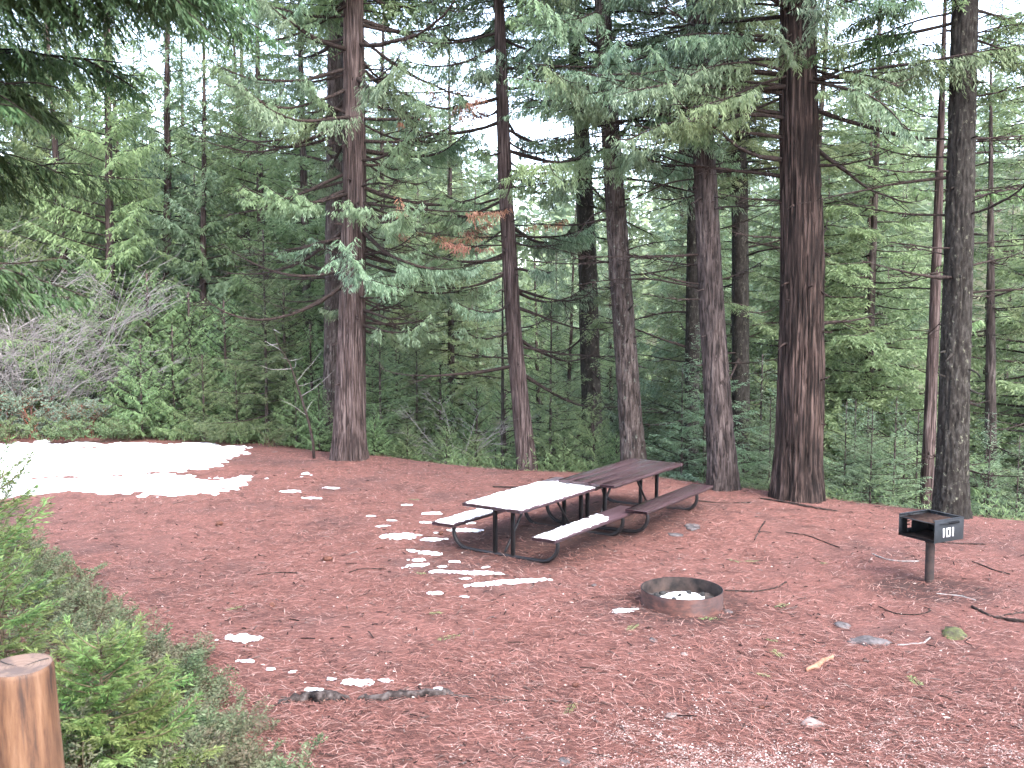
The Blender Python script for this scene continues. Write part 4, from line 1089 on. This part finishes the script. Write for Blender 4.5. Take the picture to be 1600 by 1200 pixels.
o = sheet(X, Y, T, .085 + .04 * fbm(X * 5, Y * 5, 0, 4, 3), .035, "snow_heap", loc=(rx, ry, rz)); tag(o, "white snow heap lying in the fire ring", "snow")
def lump(r, seed, sq=(1, 1, .7), n=14, m=10, amp=.25):
    th = np.linspace(0, 2 * PI, n, endpoint=False); ph = np.linspace(-PI / 2, PI / 2, m)
    C = np.stack([np.cos(ph)[:, None] * np.cos(th), np.cos(ph)[:, None] * np.sin(th), np.broadcast_to(np.sin(ph)[:, None], (m, n))], -1)
    q = 1 + amp * fbm(C[..., 0] * 1.6, C[..., 1] * 1.6, C[..., 2] * 1.6, seed, 3) * 2
    V = (C * q[..., None] * r * np.array(sq)).reshape(-1, 3)
    i = np.arange(m - 1)[:, None] * n; j = np.arange(n)[None]; jn = (j + 1) % n
    return MB().add(V, np.stack([i + j, i + jn, i + n + jn, i + n + j], -1).reshape(-1, 4))
rng = np.random.default_rng(61)
for k, (x, y) in enumerate(((-.20, .10), (-.02, .0), (.1, .12), (-.27, .02), (.24, .06), (-.1, -.12))):
    o = lump(.028, k, (1.4, .9, .8), 9, 6).build("charcoal_lump", M['char'], None, False, (rx + x, ry + y, rz + .12)); o.rotation_euler = (0, 0, k)
    tag(o, "small black charcoal lump on the snow and ash in the fire ring", "charcoal", "charcoal in the fire ring")

# ------------------------------------------------------------------ pedestal grill
GX0, GY0 = 4.94, 11.60
gyaw = R(28)          # local +x runs along the numbered side, +y along the open front
g = empty("pedestal_grill", (GX0, GY0, float(gz(GX0, GY0))), gyaw)
tag(g, "black steel pedestal grill numbered 101", "grill")
DX, DY, GH, GB = .50, .50, .255, .545
hx, hy = DX / 2, DY / 2; gm = M['grill_black']
lathe([(.052, -.2), (.052, GB - .01)], 28).build("post", M['grill_post'], g, True)
lathe([(.052, GB - .065), (.062, GB - .062), (.062, GB - .012), (.03, GB - .010)], 28).build("collar", M['grill_post'], g, True)
box((-.0, 0, GB - .004), (.26, .20, .008), .002).build("mounting_plate", M['grill_post'], g)
box((0, 0, GB + .004), (DX, DY, .006), .002).build("floor_plate", gm, g)
box((0, 0, GB + .012), (DX - .05, DY - .05, .008), .003).build("ash_layer", M['grill_rust'], g)
t_ = .006
# numbered side (faces the camera's right): plane y = -hy
box((0, -hy, GB + GH / 2), (DX, t_, GH), .002).build("side_plate", gm, g)
# opposite side, with a notched slot
sx0, sx1 = .02, .10
sp_ = MB()
y_ = hy
def pl(x0, x1, z0, z1): return box(((x0 + x1) / 2, y_, (z0 + z1) / 2), (x1 - x0, t_, z1 - z0), 0)
sp_.join(pl(-hx, -.11, GB, GB + GH)); sp_.join(pl(-.03, hx, GB, GB + GH)); sp_.join(pl(-.11, -.03, GB, GB + .07)); sp_.join(pl(-.11, -.03, GB + .215, GB + GH))
for zz in (.105, .145, .185): sp_.join(pl(-.11, -.065, GB + zz, GB + zz + .014))
sp_.build("side_plate", gm, g)
# back plate with a notched opening
bp = MB(); x_ = hx
def pb(y0, y1, z0, z1): return box((x_, (y0 + y1) / 2, (z0 + z1) / 2), (t_, y1 - y0, z1 - z0), 0)
bp.join(pb(-hy + .004, .11, GB, GB + GH)); bp.join(pb(.16, hy - .004, GB, GB + GH)); bp.join(pb(.11, .16, GB, GB + .12)); bp.join(pb(.11, .16, GB + .19, GB + GH)); bp.join(pb(.13, .16, GB + .145, GB + .16))
bp.build("back_plate", gm, g)
# rims
for n_, c, s in (("rim", (0, -hy + .012, GB + GH + .004), (DX + .01, .03, .006)), ("rim", (0, hy - .012, GB + GH + .004), (DX + .01, .03, .006)), ("rim", (hx - .012, 0, GB + GH + .0045), (.03, DY - .056, .006))):
    box(c, s, .002).build(n_, gm, g)
box((-hx + .004, 0, GB + .018), (.006, DY - .016, .03), .002).build("front_lip", gm, g)
box((-hx + .02, 0, GB + GH - .035), (.03, DY - .016, .006), .001).build("front_bar", gm, g)
# cooking grate: bars over a rusted plate
gr = box((-.005, 0, GB + GH - .040), (DX - .03, DY - .03, .005), .001).build("cooking_grate", M['grill_rust'], g)
for k in range(13):
    x = -hx + .04 + k * (DX - .08) / 12
    tube(np.array([(x, -hy + .02, GB + GH - .031), (x, hy - .02, GB + GH - .031)]), .0055, 5).build("bar", M['grill_rust'], gr, True)
# coiled handle along the numbered side
P = np.array([(-.16, -hy - .012, GB + GH - .035), (.17, -hy - .012, GB + GH - .035)])
h_ = tube(P, .006, 6).build("handle", gm, g, True)
tt = np.linspace(0, 1, 120); P = np.stack([-.02 + .17 * tt, -hy - .014 + .012 * np.cos(tt * 2 * PI * 9), GB + GH - .035 + .012 * np.sin(tt * 2 * PI * 9)], -1)
tube(P, .0035, 4).build("coil", gm, h_, True)
# 101
dz0, dh = GB + .055, .105
def digit(x, ch):
    m = MB(); yb = -hy - t_ / 2 - .0015; wd = .017
    if ch == '1': m.join(box((x, yb, dz0 + dh / 2), (.022, .003, dh)))
    else:
        ww = .070
        for sx in (-1, 1): m.join(box((x + sx * (ww / 2 - wd / 2), yb, dz0 + dh / 2), (wd, .003, dh)))
        for zz in (dz0 + .009, dz0 + dh - .009): m.join(box((x, yb, zz), (ww - 2 * wd, .0028, .018)))
    return m
nm = MB()
for x, ch in ((-.095, '1'), (-.018, '0'), (.060, '1')): digit(x, ch).build("digit", M['white'], g)

# ------------------------------------------------------------------ log post at the near left
px_, py_ = -2.285, 4.6; pz = float(gz(px_, py_))
root = empty("wooden_post", (px_, py_, pz)); ph = 1.60 - pz; pr = .150
prof_z = np.concatenate([np.linspace(-.25, ph - .02, 34), [ph - .008, ph]])
a = np.linspace(0, 2 * PI, 56, endpoint=False); Z, A = np.meshgrid(prof_z, a, indexing='ij')
rr = pr * (1.10 - .10 * (Z + .25) / (ph + .25)) * (1 + .018 * fbm(np.cos(A) * 2, np.sin(A) * 2, Z * 1.2, 3, 3) + .01 * fbm(np.cos(A) * 8, np.sin(A) * 8, Z * 1.5, 5, 2))
rr = rr * np.where(Z > ph - .004, .955, np.where(Z > ph - .012, .985, 1.0))
lean = .012
tilt_ = .022 * np.cos(A)          # sawn top is not quite level
V = np.stack([np.cos(A) * rr + lean * -(Z), np.sin(A) * rr, Z], -1)
n = 56; i = np.arange(len(prof_z) - 1)[:, None] * n; j = np.arange(n)[None]; jn = (j + 1) % n
MB().add(V.reshape(-1, 3), np.stack([i + j, i + jn, i + n + jn, i + n + j], -1).reshape(-1, 4)).build("shaft", M['post'], root, True)
ring = V[-1]; cen = ring.mean(0); m = MB(); rings = []
for q in (1, .75, .5, .25): rings.append(cen + (ring - cen) * q - np.array([0, 0, .010 * (1 - q)]))
VV = np.concatenate(rings + [[cen - [0, 0, .011]]]) - cen
i = np.arange(3)[:, None] * n
m.add(VV, np.stack([i + j, i + jn, i + n + jn, i + n + j], -1).reshape(-1, 4))
jj = np.arange(n); m.t.append(np.stack([3 * n + jj, 3 * n + (jj + 1) % n, np.full(n, 4 * n)], -1)); m.tm.append(np.zeros(n))
m.build("sawn_top", M['post_top'], root, True, tuple(cen))
for k, a_ in enumerate((2.7, .6)):
    P = np.stack([np.cos(a_ + .1 * np.sin(np.linspace(0, 3, 6))) * np.linspace(.02, .128, 6), np.sin(a_ + .1 * np.sin(np.linspace(0, 3, 6))) * np.linspace(.02, .128, 6), np.linspace(-.0095, .0015, 6)], -1) + cen
    tube(P, [.001, .002, .003, .003, .003, .002], 5).build("crack", M['char'], root, True)
root.rotation_euler = (R(2.0), R(-1.0), 0)
tag(root, "short peeled log post with a sawn top in the near left corner", "post")

# ------------------------------------------------------------------ near plants on the bank at the left
NEAR = dict(tw=dict(spacing=.020, t0=.10, lf=.36, ang=.72, droop=.12, tmin=.06), lv=dict(sp=.0085, kl=.046, kw=.0095, spread=.55, droop=.05, sag=.12, flat=.5))
def near_sapling(name, x, y, H, Rad, nb, seed, leafm, label, st=NEAR, e0=.2, e1=.6, z=None, cat="sapling", lean=(0, 0), twk=1.0):
    rng = np.random.default_rng(seed)
    root = empty(name, (x, y, float(gz(x, y)) - .03)); tag(root, label, cat)
    P = np.stack([np.linspace(0, lean[0], 8), np.linspace(0, lean[1], 8), np.linspace(0, H, 8)], -1); P[2:, :2] += np.cumsum(rng.normal(0, .012 * H, (6, 2)), 0)
    tube(P, np.linspace(.013 + .008 * H, .004, 8), 7).build("trunk", M['stem'], root, True)
    for k in range(nb):
        u = (k + rng.random()) / nb; t = .06 + .93 * u
        q, tn = along(P, np.array([t])); Lb = Rad * (1 - .62 * u) * rng.uniform(.6, 1.15)
        B = curve(rng, q[0], k * 2.4 + rng.normal(0, .4), Lb, e0 + .3 * u + rng.normal(0, .12), e1 + .5 * u + rng.normal(0, .2), 8, .12)
        o = tube(B, np.linspace(.006, .0018, 8), 5, False).build("branch", M['stem'], root, True)
        ps, d, ln = twigs(rng, B, Lb, **st['tw']); V, F = twig_leaves(rng, ps, d, ln, **st['lv'])
        MB().add(V, F).build("foliage", leafm, o)['kind'] = 'stuff'
    return root
near_sapling("cedar_sapling", -2.45, 5.75, .80, .68, 74, 601, M['sapling'], "bright green cedar sapling right beside the wooden post", e0=.1, e1=.45)
near_sapling("cedar_sapling", -4.75, 9.0, 1.5, .85, 44, 602, M['sapling'], "taller green cedar sapling at the left edge above the wooden post", dict(tw=dict(NEAR['tw'], spacing=.032, lf=.34), lv=dict(NEAR['lv'], sp=.012, kl=.06, kw=.014)), .3, .7)
near_sapling("cedar_sapling", -3.75, 7.2, .85, .75, 36, 603, M['sapling'], "low green cedar sapling behind the top of the wooden post", dict(tw=dict(NEAR['tw'], spacing=.03, lf=.34), lv=dict(NEAR['lv'], sp=.011, kl=.055, kw=.012)), .2, .5)
near_sapling("cedar_sapling", -5.9, 11.0, .8, .6, 22, 604, M['sapling'], "small cedar sapling on the bank farthest up the left edge", dict(tw=dict(NEAR['tw'], spacing=.035, lf=.34), lv=dict(NEAR['lv'], sp=.013, kl=.06, kw=.015)), .2, .6)

def groundcover():
    rng = np.random.default_rng(611); lf = MB(); st = []
    n = 1700
    for k in range(n):
        y = rng.uniform(4.8, 12.5); ex = np.interp(y, [4.8, 6.2, 7.4, 8.8, 10.8, 13], [-1.15, -1.5, -1.95, -2.95, -4.6, -6.2])
        x = ex - rng.exponential(.75) - rng.normal(0, .10) + .12
        if vnoise(x * 1.7, y * 1.7, 0, 77) < -.50 or x < -.60 * y - .5 or math.hypot(x + 2.28, y - 4.6) < .25: continue
        z = float(gz(x, y)); h = rng.uniform(.12, .36) * (1 + .6 * vnoise(x * 1.1, y * 1.1, 0, 78)) * (1 if x < ex - .25 else .6)
        az = rng.uniform(0, 6.28)
        P = curve(rng, (x, y, z), az, h * 1.2, R(rng.uniform(45, 85)), R(rng.uniform(5, 60)), 6, .25); st.append(P)
        ps, d, ln = twigs(rng, P, h * 1.2, .020, .15, .46, 1.0, -.1, .04)
        V, F = twig_leaves(rng, ps, d, ln, .015, .036, .015, .9, 0, .05, .6); lf.add(V, F)
    P = np.array(st); lf2 = MB(); lf2.join(lf)
    m = tubes3(P, np.broadcast_to(np.linspace(.004, .0015, 6), P.shape[:2]))
    for f in range(len(m.qm)): m.qm[f] = m.qm[f] + 1
    lf2.join(m)
    o = lf2.build("ground_cover", [M['misery'], M['stem']])
    tag(o, "low grey green ferny ground cover on the bank at near left", "ground cover", kind="stuff")
groundcover()

# the cedar standing just out of view at the left, its limbs hanging into the picture
rng = np.random.default_rng(620)
x, y = -3.75, 4.3; zb = float(gz(x, y))
root = empty("cedar_tree", (x, y, zb)); tag(root, "near cedar at the upper left with blurred green hanging sprays", "tree")
P = np.stack([np.linspace(0, .1, 10), np.linspace(0, 0, 10), np.linspace(-.3, 9, 10)], -1)
tube(P, np.linspace(.2, .1, 10), 18).build("trunk", M['bark_cedar'], root, True)
HANG = dict(tw=dict(spacing=.028, t0=.12, lf=.30, ang=.65, droop=.55, tmin=.10), lv=dict(sp=.0105, kl=.055, kw=.012, spread=.5, droop=.2, sag=.35, flat=.45))
def hang(h, az, Lb, e0, e1, nt=16, r=.022):
    c = np.array([.05, 0, h - zb]); Lb = Lb * .93; B = curve(rng, c, az, Lb, e0, e1, 10, .10)
    mb = tube(B, np.linspace(r, .004, 10), 7, False)
    lf = MB(); ps, d, ln = twigs(rng, B, Lb, **HANG['tw']); V, F = twig_leaves(rng, ps, d, ln, **HANG['lv']); lf.add(V, F)
    t = rng.uniform(.3, .95, nt); q, tn = along(B, t)
    for b in range(nt):
        a2 = math.atan2(tn[b, 1], tn[b, 0]) + rng.choice([-1, 1]) * rng.uniform(.3, 1.0); L2 = rng.uniform(.3, .6)
        B2 = curve(rng, q[b], a2, L2, rng.normal(-.2, .2), rng.normal(-.3, .3), 6, .15); mb.join(tube(B2, np.linspace(.006, .002, 6), 4, False))
        p2, d2, l2 = twigs(rng, B2, L2, .03, .1, .36, .65, .5, .06); V, F = twig_leaves(rng, p2, d2, l2, **HANG['lv']); lf.add(V, F)
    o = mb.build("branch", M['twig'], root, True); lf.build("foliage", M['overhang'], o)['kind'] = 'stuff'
for h, az, Lb, e0, e1 in ((4.62, .10, 2.3, .10, -.10), (4.85, .32, 2.5, .0, -.05), (4.75, -.25, 2.2, .15, -.1), (5.0, .12, 2.4, .05, -.25), (5.1, -.1, 2.1, .1, -.2), (4.55, .55, 2.1, .0, -.1),
                          (4.42, .2, 1.7, .0, -.25), (4.3, -.05, 1.55, .02, -.25), (4.95, .5, 2.6, .0, -.15), (5.2, .3, 2.3, .1, -.35), (3.62, .12, 1.62, .0, -.2), (3.45, .22, 1.55, .05, -.1), (4.15, .4, 1.75, .0, -.3)):
    hang(h, az, Lb, e0, e1)

# ------------------------------------------------------------------ small things lying about
def on(x, y, dz=0.0): return (x, y, float(gz(x, y)) + dz)
def gtube(pts, r, name, m, label, cat, group=None, n=8, lumpy=.2, seed=0, seg=24):
    rng = np.random.default_rng(seed); pts = np.array(pts, float)
    t = np.linspace(0, 1, seg); k = np.linspace(0, 1, len(pts))
    x = np.interp(t, k, pts[:, 0]); y = np.interp(t, k, pts[:, 1]); h = np.interp(t, k, pts[:, 2])
    if len(pts) > 2 and seg > 10:
        ker = np.ones(5) / 5; sm = lambda a_: np.convolve(np.pad(a_, 2, mode='edge'), ker, 'valid'); x, y, h = sm(x), sm(y), sm(h)
    x = x + rng.normal(0, r * .45, seg); y = y + rng.normal(0, r * .45, seg)
    z = gz(x, y) + h
    rad = np.interp(t, k, pts[:, 3] if pts.shape[1] > 3 else np.full(len(pts), r)) * (1 + lumpy * rng.normal(0, .5, seg))
    c = np.array([x[0], y[0], float(z[0])])
    o = tube(np.stack([x, y, z], -1) - c, np.maximum(rad, .0015), n).build(name, m, None, True, tuple(c))
    return tag(o, label, cat, group)
gtube([(-1.98, 8.02, -.005, .012), (-1.82, 8.06, .01, .04), (-1.62, 8.08, .03, .055), (-1.48, 8.10, .02, .06), (-1.38, 8.08, -.01, .03)], .05, "exposed_root", M['drift'], "thick weathered grey root chunk half buried near the left bushes", "root", None, 12, .12, 1)
gtube([(-1.32, 8.06, -.005, .015), (-1.12, 8.12, .018, .035), (-.95, 8.10, .012, .045), (-.78, 8.14, .02, .035), (-.6, 8.2, .025, .04), (-.47, 8.17, .0, .02), (-.3, 8.1, -.005, .008)], .04, "exposed_root", M['drift'], "longer twisted grey root to the right of the thick root chunk", "root", None, 12, .16, 2)
gtube([(-.25, 8.08, .005), (.3, 8.05, .006), (.9, 7.98, .003)], .009, "fallen_twig", M['drift'], "long straight twig in line with the twisted grey root", "twig", None, 6, .2, 3)
for k, (x, y, l_) in enumerate(((-1.66, 8.14, .15), (-.62, 8.19, .07))):
    q = .01; X, Y = np.meshgrid(np.arange(-l_ * .6, l_ * .6, q), np.arange(-.05, .05, q))
    T = (1 - np.sqrt((X / (l_ * .5)) ** 2 + (Y / .032) ** 2)) * .03 + .012 * fbm(X * 30, Y * 30, 0, k, 2)
    o = sheet(X, Y, T, .0, .02, ("snow_strip", "snow_dab")[k], loc=on(x, y, .068 if k == 0 else .055)); tag(o, ("snow strip lying on the thick grey root chunk", "little snow dab on the twisted grey root")[k], "snow")
TW_ = [([(2.42, 11.28), (2.78, 11.2), (3.05, 11.35), (3.27, 11.62)], .012, "curved dark stick on the needles right of the fire ring"),
       ([(4.72, 12.9), (4.8, 12.6), (5.0, 12.5), (5.2, 12.48)], .012, "grey curved stick just left of the grill post"),
       ([(3.98, 10.67), (4.06, 10.36), (4.3, 10.3), (4.5, 10.45), (4.46, 10.6)], .010, "thin looping twig in front of the grill"),
       ([(4.98, 10.62), (5.05, 10.3), (5.2, 10.12), (5.5, 10.05)], .022, "thick dark crooked stick at the right edge below the grill"),
       ([(5.12, 10.3), (5.4, 10.42), (5.8, 10.4)], .016, "dark stick crossing the thick crooked one at right edge"),
       ([(4.05, 16.35), (4.4, 15.95), (4.8, 15.6), (5.15, 15.5)], .022, "fallen grey branch at the foot of the big cedar"),
       ([(3.35, 13.6), (3.62, 14.3), (3.78, 14.7)], .012, "thin dead stick behind the fire ring towards the big cedar"),
       ([(3.9, 14.1), (4.2, 13.9), (4.35, 13.4), (4.42, 13.2)], .011, "bent stick left of the grill box"),
       ([(5.75, 13.6), (6.1, 13.5), (6.5, 13.45)], .014, "dark stick lying just right of the grill"),
       ([(4.8, 11.1), (5.05, 11.05), (5.15, 10.85)], .009, "pale short twig in front of the grill post"),
       ([(3.72, 9.42), (4.0, 9.46), (4.12, 9.6)], .011, "pale stick between the grey and mossy stones"),
       ([(-2.0, 12.0), (-1.9, 12.15), (-1.55, 12.2)], .008, "thin dark twig on open needles left of the tables"),
       ([(-3.1, 11.9), (-2.85, 12.0), (-2.6, 11.98)], .010, "thin bent twig far left on the needles"),
       ([(-.35, 17.6), (.1, 17.4), (.5, 17.5)], .02, "dead branch scrap behind the snowy table"),
       ([(6.05, 11.9), (5.95, 12.1), (5.85, 12.5)], .012, "grey stick at the far right edge beside the grill"),
       ([(3.0, 16.0), (3.4, 15.9), (3.9, 15.95)], .016, "dark stick by the end of the far bench")]
for k, (pts, r, lab) in enumerate(TW_):
    gtube([(p[0], p[1], r * .5 + .004 + (.018 * math.sin(i_ * 2.0 + k) if r > .015 else .004 * math.sin(i_ * 2.3 + k))) for i_, p in enumerate(pts)], r * .75, "fallen_stick", M['twig'] if k not in (1, 9, 10) else M['twig_grey'], lab, "stick", None, 7, .25, 700 + k)
for k, (x, y, r, sq, m, lab) in enumerate(((3.47, 9.51, .13, (1.5, 1, .42), 'rock', "flat grey stone half buried in front of the grill"), (4.39, 9.70, .11, (1.4, 1, .6), 'moss_rock', "stone capped with green moss right of the flat grey one"),
        (1.38, 9.53, .04, (1.3, 1, .7), 'rock', "small grey stone left of the fire ring front"), (2.36, 7.62, .075, (1.3, 1, .5), 'pale_rock', "pale rounded stone in the gravel"), (3.4, 10.05, .08, (1.4, 1, .45), 'rock', "small grey stone just behind the flat grey stone"),
        (2.32, 10.5, .045, (1.4, 1, .5), 'rock', "small stone at the right foot of the fire ring"), (.96, 14.6 - 3.1, .03, (1, 1, .6), 'rock', "small dark stone in front of the snowy table's right bench"), (2.62, 14.3, .12, (1.6, 1, .25), 'rock', "flat bluish stone in the ground by the far bench"),
        (2.3, 13.9, .08, (1.5, 1, .3), 'rock', "smaller flat stone next to the bluish stone by the bench"), (1.28, 7.75, .05, (1.4, 1, .5), 'pale_rock', "small tan stone at the edge of the gravel"), (.38, 6.95, .045, (1.3, 1, .6), 'rock', "dark pebble lying on the pale gravel"), (1.62, 9.15, .028, (1.2, 1, .8), 'pale_rock', "tiny pale stone in front of the fire ring"))):
    o = lump(r, 30 + k, sq, 16, 11, .28).build("stone", M[m], None, True, on(x, y, -r * sq[2] * .15)); o.rotation_euler = (0, 0, k * 1.1); tag(o, lab, "stone")
def cone(x, y, Lc, rz, lab, k):
    root = empty("pine_cone", on(x, y, Lc * .3), rz); tag(root, lab, "pine cone")
    m = MB(); rng = np.random.default_rng(k)
    lump(Lc * .28, k, (1.7, .9, .9), 10, 8, .05).build("core", M['cone'], root, True)
    n = 60; u = (np.arange(n) + .5) / n; a = np.arange(n) * 2.4; rr = Lc * .3 * np.sin(np.pi * (.12 + .82 * u)) ** .7
    o = np.stack([(u - .5) * Lc, rr * np.cos(a) * .8, rr * np.sin(a) * .8], -1); d = norm(np.stack([np.full(n, .5), np.cos(a), np.sin(a)], -1)); nn = norm(np.stack([np.full(n, 1.0), -.5 * np.cos(a), -.5 * np.sin(a)], -1))
    V, F = kites(o, d, nn, np.full(n, Lc * .16), np.full(n, Lc * .16)); MB().add(V, F).build("scales", M['cone'], root)
for k, (x, y, Lc, rz_, lab) in enumerate(((-2.36, 12.54, .13, .2, "dark pine cone lying on the open needles left of the tables"), (-4.35, 14.6, .12, 1.0, "small dark pine cone just below the large snow patch"), (.54, 8.35, .07, .5, "tiny dark cone alone on the needles near front centre"),
        (-2.6, 10.6, .08, 2.0, "small dark cone between the left bushes and the tables"), (-1.02, 14.0, .09, .9, "brown cone among the snow scraps by the left bench"), (2.03, 7.9, .06, .2, "tiny dark cone at the top edge of the gravel"), (3.05, 8.75, .05, 1.2, "tiny dark cone right of the orange bark strip"))):
    cone(x, y, Lc, rz_, lab, k)
# orange bark strip
rng = np.random.default_rng(9)
gtube([(2.60, 8.68, .012, .012), (2.75, 8.82, .018, .028), (2.88, 8.95, .015, .024), (3.0, 9.08, .02, .016)], .025, "bark_strip", M['barkchip'], "pale orange strip of bark in front of the flat grey stone", "bark", None, 7, .2, 44, 12)
def sprig(x, y, az, Lb, seed, lab):
    rng = np.random.default_rng(seed); root = empty("green_sprig", on(x, y, .02)); tag(root, lab, "sprig", "fallen green sprigs")
    B = curve(rng, (0, 0, 0), az, Lb, .05, -.02, 6, .1); tube(B, np.linspace(.004, .002, 6), 4, False).build("stem", M['twig'], root, True)
    ps, d, ln = twigs(rng, B, Lb, .03, .1, .3, .6, 0, .04); V, F = twig_leaves(rng, ps, d, ln, .012, .04, .008, .5, 0, 0, .4); V[:, 2] = np.abs(V[:, 2]) * .4; MB().add(V, F).build("foliage", M['sprig'], root)
rng = np.random.default_rng(46)
for k, (x, y) in enumerate(((2.13, 8.63), (2.50, 9.0), (2.45, 9.56), (3.05, 10.75), (3.2, 12.5), (2.75, 12.6), (3.9, 12.5), (.5, 8.0), (-.9, 10.3), (1.75, 14.0), (3.5, 8.3), (-1.2, 11.9), (-2.9, 10.6), (-1.5, 16.5), (4.7, 8.9), (1.3, 10.0), (-.5, 9.7), (2.2, 10.2))):
    sprig(x, y, rng.uniform(0, 6.28), rng.uniform(.12, .26), 800 + k, "small green conifer sprig fallen on the needles")

# every tree of the wood is named by the gap it shows in and by its depth there
GAPS = [(-9, -.42, "above the left end of the snow patch"), (-.42, -.29, "above the right end of the snow patch"), (-.29, -.175, "just left of the straight reddish cedar"), (-.175, -.09, "just right of the straight reddish cedar"),
        (-.09, 0.0, "just left of the leaning brown cedar"), (0.0, .06, "just right of the leaning brown cedar"), (.06, .12, "around the dark mossy trunk"), (.12, .20, "between the grey leaning trunk and furrowed pine"),
        (.20, .28, "between the furrowed pine and big cedar"), (.28, .36, "just right of the big cedar"), (.36, .44, "just left of the trunk behind the grill"), (.44, 9, "right of the trunk behind the grill")]
NTH = ["nearest", "second nearest", "third nearest", "fourth nearest", "fifth nearest", "sixth nearest", "seventh nearest", "eighth nearest", "ninth nearest", "tenth nearest", "eleventh nearest", "twelfth nearest", "thirteenth nearest", "fourteenth nearest", "fifteenth nearest", "sixteenth nearest", "seventeenth nearest", "eighteenth nearest", "nineteenth nearest", "twentieth nearest"]
NTH += ["twenty-" + o_ + " nearest" for o_ in ORD[:9]] + ["thirtieth nearest"] + ["thirty-" + o_ + " nearest" for o_ in ORD[:9]]
wood = [o for o in COL.objects if o.name.startswith("conifer_tree")]
for lo, hi, txt in GAPS:
    for k, o in enumerate(sorted([o for o in wood if lo <= o.location.x / o.location.y < hi], key=lambda o: o.location.y)):
        o["label"] = NTH[min(k, len(NTH) - 1)] + " conifer of the wood " + txt
for g_ in {o["group"] for o in COL.objects if o.name.startswith("snow_fleck") and "group" in o}:
    mem = sorted([o for o in COL.objects if o.get("group") == g_ and o.name.startswith("snow_fleck")], key=lambda o: o["mid"])
    for k, o in enumerate(mem): o["label"] = (NTH[k].replace(" nearest", "") if k else "first") + " from the left of the " + g_

# ------------------------------------------------------------------ thin haze in the air
hb = box((0, 150, 35), (700, 420, 140)).build("haze", None); hb.data.materials.clear()
hm = bpy.data.materials.new("haze_air"); hm.use_nodes = True; hn = hm.node_tree; hn.nodes.clear()
pv = hn.nodes.new("ShaderNodeVolumePrincipled"); pv.inputs['Color'].default_value = (.93, .96, 1, 1); pv.inputs['Density'].default_value = .00015; pv.inputs['Anisotropy'].default_value = .2
ho = hn.nodes.new("ShaderNodeOutputMaterial"); hn.links.new(pv.outputs[0], ho.inputs['Volume'])
hb.data.materials.append(hm); tag(hb, "thin pale haze hanging in the valley air", "haze", kind="stuff")
